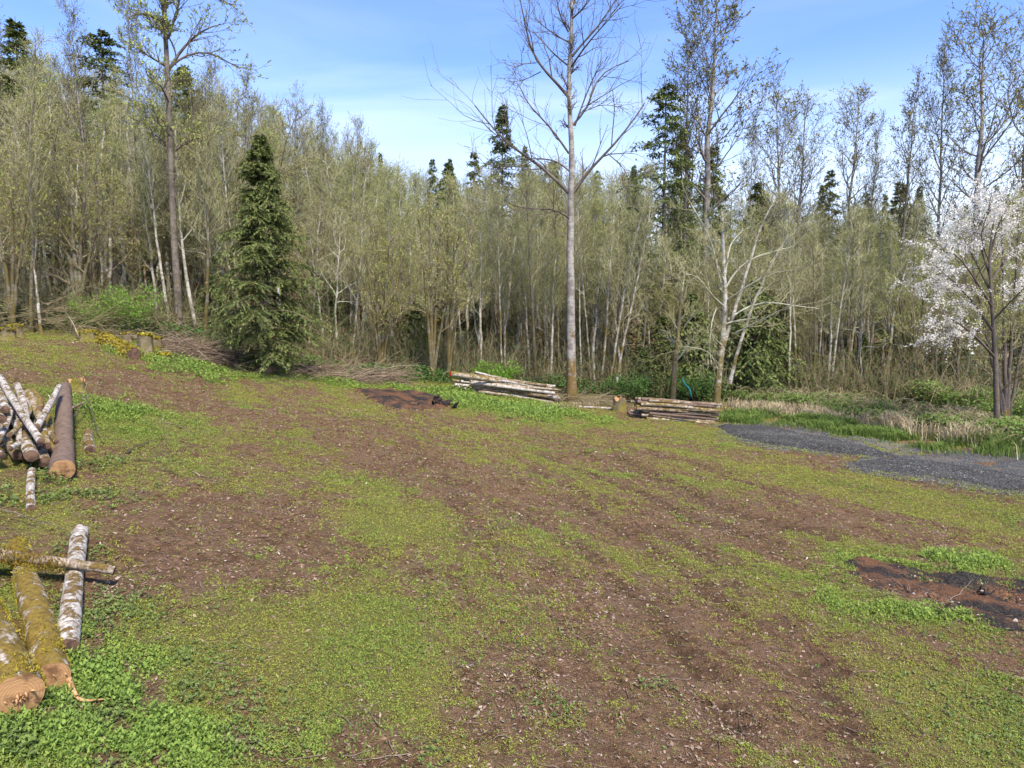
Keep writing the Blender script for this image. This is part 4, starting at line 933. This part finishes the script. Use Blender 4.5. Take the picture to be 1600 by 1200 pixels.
rg = np.random.default_rng(31)
CED = mesh2(*conifer(10, rg, 2.5, 150, .07, .08, 24, 14, .12, .38, .17, ang=80, pw=.74, vert=.07), 'dark', 'twigb', 'cedar', 'cedar')
pc = atg(432, 588)
put('cedar_tree', CED, 10, 415, pc[1], 205, 'dense green cedar with drooping sprays standing at the forest edge', cat='cedar', tilt=(0, .0))
FIR = [mesh2(*conifer(20, rg, 4.4, 95, .25, .05, 17, 6, .22, .38, .24, ang=84, pw=.75), 'dark', 'twigd', 'fir', 'fir'),
       mesh2(*conifer(20, rg, 4.4, 120, .15, .06, 17, 6, .24, .38, .22, ang=86, pw=.9), 'dark', 'twigd', 'fir', 'fir')]
FIRY = mesh2(*conifer(20, rg, 4.3, 110, .25, .06, 17, 6, .24, .38, .22, ang=80), 'dark', 'twigd', 'firy', 'firy')
YNG = [mesh2(*conifer(6, rg, 2.0, 90, .04, .09, 13, 5, .17, .42, .08, ang=84, vert=.05), 'dark', 'twigd', 'fir', 'fir'),
       mesh2(*conifer(6, rg, 2.3, 110, .04, .11, 13, 5, .17, .42, .08, ang=88, vert=.10), 'dark', 'twigd', 'fir', 'fir')]
FL = [(FIR[0], 1035, 44, 122, 1.0, 'tall dark fir with an open crown right of the tall bare tree'), (FIR[1], 783, 62, 160, .9, 'pointed dark fir rising behind the wood left of the tall bare tree'),
      (FIRY, 1112, 50, 225, .9, 'yellow green conifer just right of the tall open fir'), (FIRY, 1060, 58, 200, .7, 'pale green conifer top close behind the tall open fir'),
      (FIR[1], 60, 50, 25, 1.25, 'dark hemlock top above the wood at the upper left'), (FIR[0], 182, 54, 40, 1.25, 'dark fir top between the hemlock and the big left tree'), (FIR[1], 300, 60, 100, 1.25, 'fir top just right of the big left tree'),
      (FIRY, 680, 74, 246, .7, 'left one of two small fir tips on the middle skyline'), (FIR[1], 706, 78, 244, .7, 'right one of two small fir tips on the middle skyline'),
      (FIRY, 740, 70, 235, .8, 'conifer tip left of the pointed dark fir'), (FIR[1], 820, 72, 225, .7, 'conifer tip right of the pointed dark fir'),
      (FIRY, 1290, 60, 262, .8, 'yellow green conifer among the right cottonwoods'), (FIRY, 1180, 52, 282, 1.1, 'bushy pale conifer right of the two tallest cottonwoods'), (FIR[1], 1400, 64, 280, 1.2, 'broad dark conifer under the fourth right cottonwood'), (FIRY, 860, 66, 250, 1.0, 'conifer top close left of the tall bare trunk'), (FIRY, 700, 62, 252, 1.1, 'olive conifer below the two small fir tips'), (FIR[0], 1185, 80, 290, .6, 'small fir tip right of the yellow green conifer'), (FIR[1], 1275, 84, 285, .6, 'fir tip left of the pair on the right skyline'), (FIRY, 1345, 84, 300, .7, 'lighter fir tip on the right skyline'),
      (FIRY, 1372, 82, 302, .7, 'taller fir tip just left of the broad dark one on the right skyline'), (FIR[1], 1424, 76, 288, .8, 'broad dark fir tip on the right skyline'), (FIRY, 1500, 86, 318, .7, 'low fir tip behind the white blossom tree'),
      (FIR[0], 1560, 80, 300, .7, 'fir tip at the far right skyline'), (FIR[1], 600, 76, 235, .6, 'faint fir tip on the skyline right of the cedar'), (FIR[0], 930, 80, 262, .7, 'low fir tip just right of the tall bare tree'), (FIR[1], 985, 76, 255, .7, 'low fir tip left of the tall open fir')]
for k, (ms, px, Yv, tp, wd, lb_) in enumerate(FL): put('fir_tree', ms, 20, px, Yv, tp, lb_, cat='conifer', rz=k * 1.3, wide=wd, group='conifers rising behind the wood')
YL = [(0, 335, 33.5, 395, .75, 'narrow dark young conifer behind the cedar on its left'), (1, 650, 38.5, 465, 1.1, 'young dark green conifer behind the many stemmed maple'), (0, 520, 41, 400, .9, 'young dark conifer in the shade right of the cedar'),
      (1, 1080, 38.5, 455, 1.2, 'bushy dark green conifer behind the forked mossy trunk'), (0, 1035, 39.5, 490, 1.2, 'low dark green conifer behind the right log stack'), (1, 1180, 37.5, 430, 1.15, 'dark green drooping conifer behind the pale crooked alder'),
      (0, 1225, 39.0, 470, 1.0, 'dark green conifer right of the drooping one'), (1, 1005, 38.0, 540, 1.6, 'low spreading green conifer left of the right log stack'), (0, 745, 42, 470, .8, 'young conifer in the shade above the left log stack'),
      (1, 1500, 38, 500, .9, 'young dark conifer behind the white blossom tree'), (0, 1350, 42, 520, 1.0, 'small dark conifer among the trunks on the right')]
for k, (i, px, Yv, tp, wd, lb_) in enumerate(YL): put('young_conifer', YNG[i], 6, px, Yv, tp, lb_, cat='conifer', rz=k * 2.1, wide=wd, group='young conifers in the shade')

# ---- taller broadleaved trees with young leaves above the skyline on the right
CL = [(1098, 46, -8, 1.45, 'tall cottonwood with young leaves right of the tall open fir'), (1072, 47, 70, 1.1, 'slender cottonwood leaning against its taller neighbour by the fir'), (1212, 50, 140, 1.08, 'cottonwood right of the gap after the two tallest ones'), (1238, 52, 160, 1.08, 'cottonwood with thin crown second in the right row'),
      (1312, 50, 158, 1.15, 'cottonwood with dark leaf clumps third in the right row'), (1405, 50, 148, 1.01, 'cottonwood fourth in the right row under the small cloud'), (1458, 46, 85, 0.84, 'narrow cottonwood left of the big right one'), (1518, 42, 32, 1.5, 'big forked cottonwood at the upper right'), (1570, 50, 36, 1.08, 'cottonwood at the right edge behind the big forked one'),
      (1350, 56, 205, .7, 'low thin cottonwood between the third and fourth of the right row'), (1168, 58, 205, .7, 'thin cottonwood top right of the two tallest cottonwoods')]
rg = np.random.default_rng(8)
for k, (px, Yv, tp, wd, lb_) in enumerate(CL):
    p = PROT['cotton'][k % 4]; put('cottonwood_tree', (p[1], p[2]), p[0], px, Yv, tp, lb_, group='cottonwoods above the right skyline', rz=k * 1.7, wide=wd)
for k, (px, Yv, tp, wd, lb_) in enumerate([(150, 40, 20, .8, 'tall leafing cottonwood at the top left behind the big left tree'), (345, 44, 95, .8, 'cottonwood with dark leaf clumps right of the big left tree'), (20, 38, 45, .7, 'cottonwood at the left edge of the picture'), (230, 48, 15, .7, 'cottonwood close behind the big left tree'), (395, 47, 120, .7, 'leafing cottonwood above the cedar'), (465, 50, 160, .8, 'spreading cottonwood on the skyline right of the cedar'), (520, 52, 180, .7, 'second cottonwood on the skyline right of the cedar'), (560, 54, 195, .7, 'third cottonwood on the skyline right of the cedar')]):
    p = PROT['cotton'][(k + 1) % 4]; put('cottonwood_tree', (p[1], p[2]), p[0], px, Yv, tp, lb_, group='cottonwoods above the left skyline', rz=k * 1.1 + 1, wide=wd)

# ---- individual trees drawn from the photograph
def polyK(pts, K):
    pts = np.array(pts, float); d = np.concatenate([[0], np.cumsum(np.linalg.norm(np.diff(pts, axis=0), axis=1))]); t = np.linspace(0, d[-1], K)
    q = np.stack([np.interp(t, d, pts[:, i]) for i in range(3)], -1)
    q[1:-1] = (q[:-2] + 2 * q[1:-1] + q[2:]) / 4; return q

def hero(name, stems, Yb, radii, label, limbs=(), bm='alder', lm_='limb', tw='twig', bd='bud', n1=8, n2=7, n3=5, n4=1, l1=1.8, t0=.35, ang=45, up=.12, budn=2, bud=.05, seed=0, cat='tree', rmin=.007, limb_r=.07, mossl=None, shape=None, base=None, wig=.13, group=None, S=12):
    rg = np.random.default_rng(seed + 500)
    b = atg(*stems[0][0]) if Yb is None else None; Y0 = b[1] if Yb is None else Yb
    bw = W(stems[0][0][0], 500, Y0); o0 = np.array([bw[0], Y0, float(Hg(bw[0], Y0)) - .06])
    PP, RR = [], []
    for k, st in enumerate(stems):
        q = [W(p[0], p[1], Y0 + (p[2] if len(p) > 2 else 0)) for p in st]; 
        q[0] = np.array([q[0][0], q[0][1], o0[2] if k == 0 else min(q[0][2], o0[2] + .4)]) if (k == 0 or st[0][1] >= stems[0][0][1] - 12) else q[0]
        q = polyK(q, 18); r0, r1 = radii[k] if k < len(radii) else radii[-1]; t = np.linspace(0, 1, 18); q[2:-1, :2] += rg.normal(0, .012, (15, 2))
        R = r0 + (r1 - r0) * t ** .9; R = R.copy(); R[0] *= 1.3; PP.append(q - o0); RR.append(R)
    P = np.stack(PP); R = np.stack(RR); LB = None
    if limbs:
        A = []; B = []
        for lmb in limbs:
            pts_, r = lmb[0], lmb[1]; dy = rg.normal(0, 1.1)
            q = [W(p[0], p[1], Y0 + dy * (i / (len(pts_) - 1))) for i, p in enumerate(pts_)]; A.append(polyK(q, 8) - o0); B.append(r * np.linspace(1, .25, 8) ** .9)
        LB = (np.stack(A), np.stack(B))
    tm, cm = flesh(P, R, rg, n1, n2, n3, n4, l1, t0, ang, up, budn, bud, shape=shape, rmin=rmin, limbs=LB, wig=wig)
    return make_tree(name, P, R, tm, cm, bm, lm_, tw, bd, o0, label, cat, group, S=S)

hero('bare_tree', [[(893, 628), (893, 560), (891, 450), (891, 345), (893, 300), (894, 215), (887, 160), (888, 120), (893, 75), (893, 0), (894, -70)]], None, [(.25, .045)],
     'tall bare cottonwood with pale trunk standing alone between the log stacks',
     [([(893, 305), (920, 265), (952, 235), (985, 195), (1008, 160)], .085), ([(892, 305), (868, 280), (838, 252), (800, 232), (765, 195), (742, 165)], .09), ([(890, 268), (872, 252), (845, 247), (808, 249)], .045),
      ([(889, 240), (865, 205), (840, 178), (820, 158), (812, 135)], .055), ([(887, 150), (862, 120), (838, 98), (827, 70), (820, 35), (812, -5)], .075), ([(893, 197), (908, 180), (920, 168), (928, 130), (945, 110), (982, 95)], .06),
      ([(898, 197), (915, 150), (930, 115), (942, 95)], .045), ([(894, 88), (912, 65), (935, 42), (955, 10), (968, -10)], .06), ([(892, 105), (910, 78), (935, 48), (975, 5)], .05), ([(888, 103), (862, 82), (845, 60), (832, 50)], .045),
      ([(889, 66), (870, 56), (848, 40), (835, 28)], .04), ([(893, 345), (880, 332), (862, 326), (830, 326), (802, 322)], .05), ([(888, 50), (875, 25), (868, -10)], .045), ([(918, 172), (940, 163), (975, 168)], .025),
      ([(950, 240), (975, 262), (985, 290)], .03), ([(893, 30), (910, 15), (925, -5)], .045), ([(835, 250), (815, 262), (770, 258), (735, 252)], .03), ([(838, 98), (815, 100), (800, 108)], .025), ([(845, 112), (820, 125), (800, 128)], .025), ([(800, 232), (795, 200), (790, 180)], .03)],
     bm='cotton', lm_='twigd', tw='twigd', bd='budd', n1=14, n2=8, n3=4, n4=0, l1=1.3, t0=.62, ang=50, up=.07, budn=2, bud=.06, seed=1, rmin=.010, cat='tree', S=16)
hero('bare_tree', [[(281, 533), (277, 440), (270, 330), (266, 230), (262, 120), (257, 20), (255, -80)]], None, [(.18, .075)], 'big straight dark trunked tree with leafy top at the left edge of the wood',
     [([(262, 112), (278, 85), (300, 60), (325, 42), (345, 38)], .08), ([(262, 62), (250, 45), (235, 38)], .05), ([(263, 60), (275, 20), (285, -20)], .06), ([(268, 150), (272, 130), (285, 122)], .04), ([(266, 237), (250, 215), (236, 208)], .05),
      ([(274, 236), (285, 226), (300, 217), (312, 213)], .05), ([(266, 105), (290, 85), (325, 80), (345, 90), (375, 108)], .06), ([(258, 40), (240, 25), (215, 20), (200, 28)], .05), ([(264, 160), (250, 130), (232, 128)], .04), ([(270, 215), (255, 200), (240, 185), (225, 182)], .03), ([(257, 10), (290, -10), (330, -5), (370, 10)], .05)],
     bm='cottond', lm_='twigd', tw='twigd', bd='bud', n1=8, n2=8, n3=5, n4=2, l1=2.2, t0=.68, ang=50, up=.08, budn=2, bud=.11, seed=2, rmin=.009, S=16)
hero('alder_tree', [[(1117, 655), (1122, 600), (1130, 520), (1134, 460), (1130, 400), (1128, 330)], [(1130, 540), (1150, 480), (1165, 430), (1190, 350), (1212, 310)], [(1140, 600, 1.2), (1150, 555, 1.2), (1172, 490, 1.2), (1196, 430, 1.2), (1230, 370, 1.2)]],
     None, [(.17, .05), (.09, .03), (.09, .03)], 'pale crooked alder with orange mossy foot right of the right log stack',
     [([(1133, 462), (1122, 430), (1118, 395), (1100, 350), (1080, 320)], .05), ([(1137, 500), (1165, 478), (1200, 470), (1240, 478), (1280, 482)], .045), ([(1133, 480), (1110, 460), (1090, 430), (1070, 428)], .04), ([(1125, 585), (1110, 550), (1098, 545), (1060, 540)], .03),
      ([(1134, 450), (1150, 420), (1180, 400), (1240, 385)], .045), ([(1120, 480), (1112, 500), (1108, 545), (1112, 570)], .025), ([(1133, 430), (1140, 380), (1165, 355), (1180, 352)], .045), ([(1150, 520), (1190, 500), (1230, 480), (1260, 462)], .04), ([(1135, 470), (1150, 460), (1178, 440), (1215, 425)], .04)],
     bm='alder', lm_='limbp', tw='twig', bd='bud', n1=7, n2=8, n3=5, n4=1, l1=1.6, t0=.35, ang=55, up=.04, budn=1, bud=.05, seed=3, rmin=.007)
hero('forked_alder', [[(1050, 612), (1055, 560), (1062, 500), (1064, 455)], [(1062, 500), (1063, 470), (1052, 440), (1040, 400), (1035, 380)], [(1064, 480), (1075, 440), (1095, 415), (1118, 370)]], 34.5, [(.17, .07), (.06, .02), (.06, .02)],
     'brown mossy trunk forking into pale limbs left of the crooked alder', [([(1070, 510), (1085, 490), (1105, 480)], .04), ([(1066, 455), (1070, 425), (1064, 412)], .04)], bm='mossy', lm_='limbp', n1=5, l1=1.6, seed=4, budn=1)
ST = [([(535 + 402, 578), (948, 520), (950, 460), (955, 395)], 37, .08, 'alder', 'left pale trunk of three slender trunks right of the tall bare tree'), ([(950, 595), (965, 520), (978, 440), (992, 380)], 36, .075, 'alder', 'middle leaning pale trunk of the three slender trunks'),
      ([(958, 603), (972, 545), (985, 490), (995, 440)], 35.5, .085, 'alder', 'right mossy leaning trunk of the three slender trunks'), ([(925, 560), (918, 520), (912, 460), (907, 400)], 38, .055, 'alder', 'thin pale trunk leaning left beside the three slender trunks'),
      ([(908, 585), (906, 520), (905, 440), (904, 380)], 38, .055, 'alder', 'thin upright white trunk just right of the tall bare tree'), ([(838, 590), (833, 500), (829, 440), (826, 380)], 37, .11, 'mossy', 'brown mossy trunk left of the tall bare tree'), ([(873, 560), (872, 500), (870, 440)], 38, .07, 'mossy', 'thin mossy trunk close left of the tall bare tree'),
      ([(268, 512), (258, 460), (248, 400), (240, 330), (232, 270)], 33, .085, 'alder', 'thin white trunk leaning left beside the big left tree'), ([(309, 532), (300, 480), (290, 430), (284, 380), (280, 320)], 32.5, .11, 'alder', 'white trunk leaning left just right of the big left tree'),
      ([(318, 530), (324, 470), (325, 400), (325, 300)], 32, .10, 'mossy', 'upright mossy trunk between the big left tree and the cedar'), ([(222, 500), (220, 440), (216, 380), (213, 300)], 34, .10, 'mossy', 'mossy trunk behind the bright green shrub'),
      ([(47, 496), (50, 430), (52, 360), (45, 280), (50, 180)], 28, .075, 'mossy', 'yellow mossy trunk near the left edge of the picture'), ([(62, 480), (55, 430), (52, 400)], 28, .055, 'splint', 'broken pale snag beside the yellow mossy trunk'),
      ([(372, 430), (365, 380), (355, 330), (350, 260)], 36, .09, 'alder', 'white trunk showing just left of the cedar top'), ([(1243, 600), (1243, 540), (1240, 480), (1236, 440)], 38, .09, 'alder', 'left one of two white trunks behind the brambles'),
      ([(1232, 600), (1234, 540), (1236, 470), (1235, 430)], 37.5, .08, 'alder', 'brown flecked trunk touching the two white trunks'), ([(1298, 598), (1304, 550), (1310, 500), (1318, 450)], 38, .085, 'alder', 'pale trunk leaning right behind the brambles'), ([(1325, 600), (1327, 540), (1330, 470)], 38, .08, 'mossy', 'orange mossy trunk right of the pale leaning one'),
      ([(1270, 600), (1273, 540), (1272, 480)], 39, .09, 'mossy', 'mossy trunk between the white trunks and the pale leaning one'), ([(1383, 612), (1390, 540), (1398, 480), (1410, 440)], 37, .10, 'alder', 'pale trunk left of the white blossom tree'),
      ([(548, 585), (555, 520), (560, 450)], 37, .06, 'alder', 'thin pale leaning trunk right of the cedar'), ([(745, 560), (750, 500), (757, 440)], 39, .06, 'alder', 'thin pale trunk behind the left log stack'), ([(784, 570), (782, 500), (780, 430)], 38, .07, 'alder', 'white flecked trunk behind the right end of the left log stack')]
for k, (st, Yv, r, bm_, lb_) in enumerate(ST):
    if bm_ == 'splint':
        hero('dead_snag', [st], Yv, [(r * 1.4, r * .5)], lb_, bm='alder', n1=1, n2=1, n3=1, n4=0, l1=.3, budn=0, seed=30 + k, cat='snag'); continue
    top = st[-1]; pv = st[-2]; dx = (top[0] - pv[0]) / max(20, pv[1] - top[1]); ty = top[1] - 120; st2 = st + [(top[0] + dx * 60, top[1] - 60), (top[0] + dx * 110, ty)]
    hero('slender_alder' if bm_ == 'alder' else 'mossy_tree', [st2], Yv, [(r, .015)], lb_, bm=bm_, lm_='limbp' if bm_ == 'alder' else 'twigb', n1=15, n2=7, n3=5, n4=1, l1=1.6, t0=.42, ang=42, budn=1, seed=30 + k, rmin=.0065, bd='bud')
def multi(px, py, Yv, tops, r, label, seed, bm='mossy', tw='twigb', l1=1.7, **k):
    stems = [[(px, py), (px + (tx - px) * .25, py - (py - ty) * .3), (px + (tx - px) * .6, py - (py - ty) * .62), (tx, ty)] for tx, ty in tops]
    hero('maple_tree', stems, Yv, [(r * (1 - .1 * i), .02) for i in range(len(stems))], label, bm=bm, lm_='twigb', tw=tw, bd='bud', n1=8, n2=6, n3=4, n4=1, l1=l1, t0=.30, ang=52, up=.07, budn=2, bud=.07, seed=seed, rmin=.0065, **k)
multi(595, 590, 36, [(585, 400), (610, 360), (570, 380), (630, 400)], .11, 'mossy maple with several curved stems right of the cedar', 1)
multi(676, 598, 35, [(655, 340), (670, 300), (690, 320), (720, 350)], .12, 'many stemmed maple with brown moss left of the left log stack', 2)
multi(700, 598, 35.5, [(712, 330), (735, 350), (700, 300)], .10, 'second many stemmed maple just behind the left log stack', 3)
multi(122, 482, 31, [(80, 280), (105, 250), (135, 230), (165, 300), (60, 330)], .14, 'mossy maple with fanned stems left of the bright green shrub', 4)
multi(20, 500, 28, [(-20, 250), (20, 230), (45, 300)], .10, 'yellow mossy maple at the left edge of the picture', 5)
multi(1572, 682, 26.5, [(1545, 480), (1565, 330), (1595, 300), (1520, 420), (1630, 380)], .11, 'grey bare many stemmed tree at the right edge beside the blossom', 6, bm='dark', tw='twig', l1=2.0)
multi(1420, 616, 37, [(1400, 420), (1430, 380), (1450, 430), (1375, 450)], .10, 'budding yellow green maple left of the white blossom tree', 7, tw='twig')

# cherry with white blossom
def blossom():
    rg = np.random.default_rng(64); Y0 = 24.6; stems = [[(1562, 640), (1555, 560), (1550, 480), (1545, 400), (1555, 330)]]
    bw = W(1562, 500, Y0); o0 = np.array([bw[0], Y0, float(Hg(bw[0], Y0)) - .06])
    q = [W(px, py, Y0) for px, py in stems[0]]; q[0][2] = o0[2]; P = (polyK(q, 18) - o0)[None]; R = (.11 + (.02 - .11) * np.linspace(0, 1, 18))[None]
    LM = [([(1556, 560), (1520, 520), (1490, 500), (1455, 478)], .05), ([(1553, 520), (1520, 470), (1480, 430), (1450, 405)], .05), ([(1550, 480), (1520, 430), (1490, 390), (1450, 390)], .045), ([(1550, 460), (1525, 410), (1500, 360), (1490, 345)], .045),
          ([(1547, 430), (1530, 380), (1520, 340), (1515, 325)], .045), ([(1548, 440), (1575, 400), (1595, 360)], .045), ([(1552, 500), (1580, 470), (1610, 440)], .04), ([(1547, 400), (1560, 350), (1580, 315)], .04), ([(1550, 520), (1515, 515), (1480, 520), (1452, 515)], .03), ([(1546, 410), (1530, 370), (1545, 330), (1550, 300)], .03), ([(1550, 470), (1500, 440), (1465, 440), (1440, 432)], .035)]
    A = np.stack([polyK([W(px, py, Y0 + dy * i / 3) for i, (px, py) in enumerate(l)], 8) - o0 for l, r in LM for dy in (rg.normal(0, 1.3),)]); B = np.stack([r * np.linspace(1, .25, 8) for _, r in LM])
    tm = MB().add(*tubes(A, B, 5), mat=1); cm = MB()
    A2, B2 = grow(A, B, 12, .25, 1., .85, 48, .0, 6, .10, .55, .3, .006, rg); cm.add(*tubes(A2, B2, 3)); A3, B3 = grow(A2, B2, 5, .2, 1., .4, 40, 0, 4, .12, .6, .5, .005, rg); cm.add(*tubes(A3, B3, 3))
    c, T = pts_on(A3, 22, 0, 1, rg); c2, _ = pts_on(A2, 60, .2, 1, rg); c = np.concatenate([c, c2]); k = fbm(c[:, 0] * 1.0 + 3, c[:, 2], .8, 3, 4) > -.6 + .2 * (c[:, 0] > .6) + .6 * (c[:, 2] < 1.5); c = c[k]
    c = c + rg.normal(0, .035, c.shape); cm.add(*leafq(c, rg.normal(0, .025, c.shape), .9, rg), mat=1, rnd=rg.random(len(c)))
    make_tree('cherry_tree', P, R, tm, cm, 'dark', 'twigd', 'twigd', 'blossom', o0, 'wild cherry covered in white blossom at the right edge of the clearing', 'cherry tree')
blossom()

# bright green shrub
def leafy(px, py, Yv, w_, h_, n, label, mat, leaf, seed, name='green_shrub', tw='twigb', nst=14):
    rg = np.random.default_rng(seed); b = W(px, 500, Yv); o0 = (b[0], Yv, float(Hg(b[0], Yv)) - .03)
    a = rg.random(nst) * 6.28; P = np.stack([np.stack([np.cos(a) * w_ * t * (.3 + .7 * rg.random(nst)), np.sin(a) * w_ * .6 * t, h_ * (t ** .8) * (.6 + .4 * rg.random(nst))], -1) for t in np.linspace(0, 1, 7)], 1); R = .014 * np.linspace(1, .3, 7)[None] * np.ones((nst, 1))
    A, B = grow(P, R, 9, .25, 1, w_ * .4, 45, .1, 5, .12, .6, .4, .004, rg); A2, B2 = grow(A, B, 5, .2, 1, w_ * .2, 45, .1, 4, .12, .6, .5, .003, rg)
    e = empty(name, o0); tag(e, label, 'shrub')
    MB().add(*tubes(P, R, 4)).add(*tubes(A, B, 3)).add(*tubes(A2, B2, 3)).build('stem', [M[tw]], e)
    c, T = pts_on(A2, n, .1, 1, rg); c = c + rg.normal(0, .05, c.shape); MB().add(*leafq(c, unit(rg.normal(size=c.shape)) * leaf * (.5 + rg.random((len(c), 1))), .6, rg), rnd=rg.random(len(c))).build('foliage', [M[mat]], e, smooth=False)
leafy(208, 520, 30.5, 1.4, 2.3, 5, 'bright green leafing shrub in front of the wood on the left', 'shrub', .07, 1)
leafy(150, 515, 30, 1.1, 1.7, 3, 'smaller thinner green shrub left of the bright one', 'shrub', .065, 2)
leafy(985, 600, 35.5, 1.4, 1.1, 9, 'low green elder bush behind the right log stack', 'fern', .09, 3)
leafy(772, 590, 37, 1.3, .8, 9, 'low bright green bush behind the left log stack', 'shrub', .08, 4)
leafy(1090, 600, 36.5, 1.5, 1.3, 9, 'dark green bush between the forked trunk and the crooked alder', 'fern', .09, 5)

# undergrowth: brambles on the right, ferns and thin brush along the forest foot
def mass(name, specs, leafmat, canemat, label, cat, leaf=.085):
    m = MB()
    for poly, n, sp, h in specs:
        x, y = band_pts(poly, n, rng, sp); lump = .45 + .55 * sstep(-.7, .7, fbm(x, y, 1.6, 3, 6)); z = Hg(x, y) + h * lump * (rng.random(n) ** .55)
        c = np.stack([x, y, z], -1); az = rng.random(n) * 6.283; el = rng.normal(0, .5, n); l = leaf * (.5 + rng.random(n))
        a = np.stack([np.cos(az) * np.cos(el), np.sin(az) * np.cos(el), np.sin(el)], -1) * l[:, None]; m.add(*leafq(c, a, .7, rng, nrm=np.array([[0, 0, 1.]])), mat=0, rnd=rng.random(n))
        k = n // 130; i = rng.integers(0, n, k); b = np.stack([x[i], y[i], Hg(x[i], y[i])], -1); az = rng.random(k) * 6.28; ln = .6 + 1.2 * rng.random(k); hh = h * (.6 + .6 * rng.random(k)); t = np.linspace(0, 1, 6)
        P = np.stack([b + np.stack([np.cos(az) * ln * q, np.sin(az) * ln * q, hh * math.sin(q * 2.4)], -1) for q in t], 1)
        m.add(*tubes(P, np.full((k, 6), .006) + .004, 3), mat=1)
    return tag(m.build(name, [M[leafmat], M[canemat]], smooth=False), label, cat, kind='stuff')
mass('brambles', [([(1150, 628), (1250, 634), (1350, 644), (1450, 662), (1520, 678), (1640, 700)], 60000, 1.2, .75), ([(1130, 612), (1260, 612), (1400, 622), (1500, 640), (1620, 665)], 56000, 1.3, 1.3)], 'bramble', 'twigb', 'thick green bramble bank between the grass and the trees on the right', 'brambles')
mass('undergrowth', [([(860, 612), (960, 616), (1120, 622)], 16000, 1.2, 1.0), ([(480, 580), (640, 592), (760, 600), (880, 612)], 14000, 1.0, .7), ([(0, 508), (120, 514), (280, 530), (340, 545)], 22000, 1.3, 1.0)], 'fern', 'twigb', 'dark green ferns and low bushes along the foot of the wood', 'undergrowth', .10)
def floor_cover(name, n, y0, y1, h, leaf, label):
    rg = np.random.default_rng(9); y = y0 + (y1 - y0) * rg.random(n); x = (rg.random(n) * 2 - 1) * y * .84; k = y > np.interp(x, EDGE[:, 0], EDGE[:, 1]) - .3; x, y = x[k], y[k]; n = len(x)
    z = Hs(x, y) + h * rg.random(n) ** 1.3 * sstep(-.9, .8, fbm(x, y, 3.0, 3, 2)); az = rg.random(n) * 6.283; el = rg.normal(0, .5, n); l = leaf * (.5 + rg.random(n))
    a = np.stack([np.cos(az) * np.cos(el), np.sin(az) * np.cos(el), np.sin(el)], -1) * l[:, None]
    return tag(MB().add(*leafq(np.stack([x, y, z], -1), a, .6, rg, nrm=np.array([[0, 0, 1.]])), rnd=rg.random(n)).build(name, [M['under']], smooth=False), label, 'undergrowth', kind='stuff')
M['under'] = flatmat('leaf_understory', (.07, .085, .03), (.21, .22, .075), obj=0, trans=.2, c3=(.20, .13, .06), f3=.85)
floor_cover('forest_undergrowth', 90000, 27, 62, 1.5, .16, 'dim green and brown undergrowth covering the forest floor')
floor_cover('distant_undergrowth', 60000, 58, 95, 5.0, .45, 'dark bushes filling the wood far behind the trunks')
def thicket(name, n, label):
    rg = np.random.default_rng(4); x = (rg.random(n) * 2 - 1) * 34; y = np.interp(x, EDGE[:, 0], EDGE[:, 1]) + 9 * rg.random(n) ** 1.6 - .6; K = 5
    az = rg.random(n) * 6.28; h = (.8 + 3.0 * rg.random(n) ** 1.7); l = .3 + .9 * rg.random(n); b = np.stack([x, y, Hg(x, y)], -1)
    P = np.stack([b + np.stack([np.cos(az) * l * q * q, np.sin(az) * l * q * q, h * (q - .25 * q * q)], -1) + rg.normal(0, .05, (n, 3)) * (q > 0) for q in np.linspace(0, 1, K)], 1); R = np.linspace(.014, .006, K)[None] * np.ones((n, 1))
    A, B = grow(P, R, 6, .3, 1, .7, 42, .05, 4, .15, .6, .5, .006, rg)
    m = MB().add(*tubes(P, R, 3), rnd=np.repeat(rg.random(n), (K - 1) * 3)).add(*tubes(A, B, 3)); c, T = pts_on(A, 3, .2, 1, rg); m.add(*leafq(c, rg.normal(0, .04, c.shape), .7, rg), mat=1)
    return tag(m.build(name, [M['twigb'], M['fern']], smooth=False), label, 'undergrowth', kind='stuff')
thicket('thicket', 5200, 'thin brown saplings and brush filling the foot of the wood')

# teal strap hanging in the bush behind the right stack
q = [W(1066, 592, 33.0), W(1070, 600, 32.9), W(1077, 607, 32.8), W(1079, 613, 32.8), W(1080, 619, 32.8)]
tag(MB().add(*tubes(np.array(q)[None], np.full((1, 5), .035), 6)).build('plastic_hose', [NT('teal_plastic').finish((.01, .22, .24), .45)]), 'teal plastic hose hanging in the bushes behind the right log stack', 'hose')
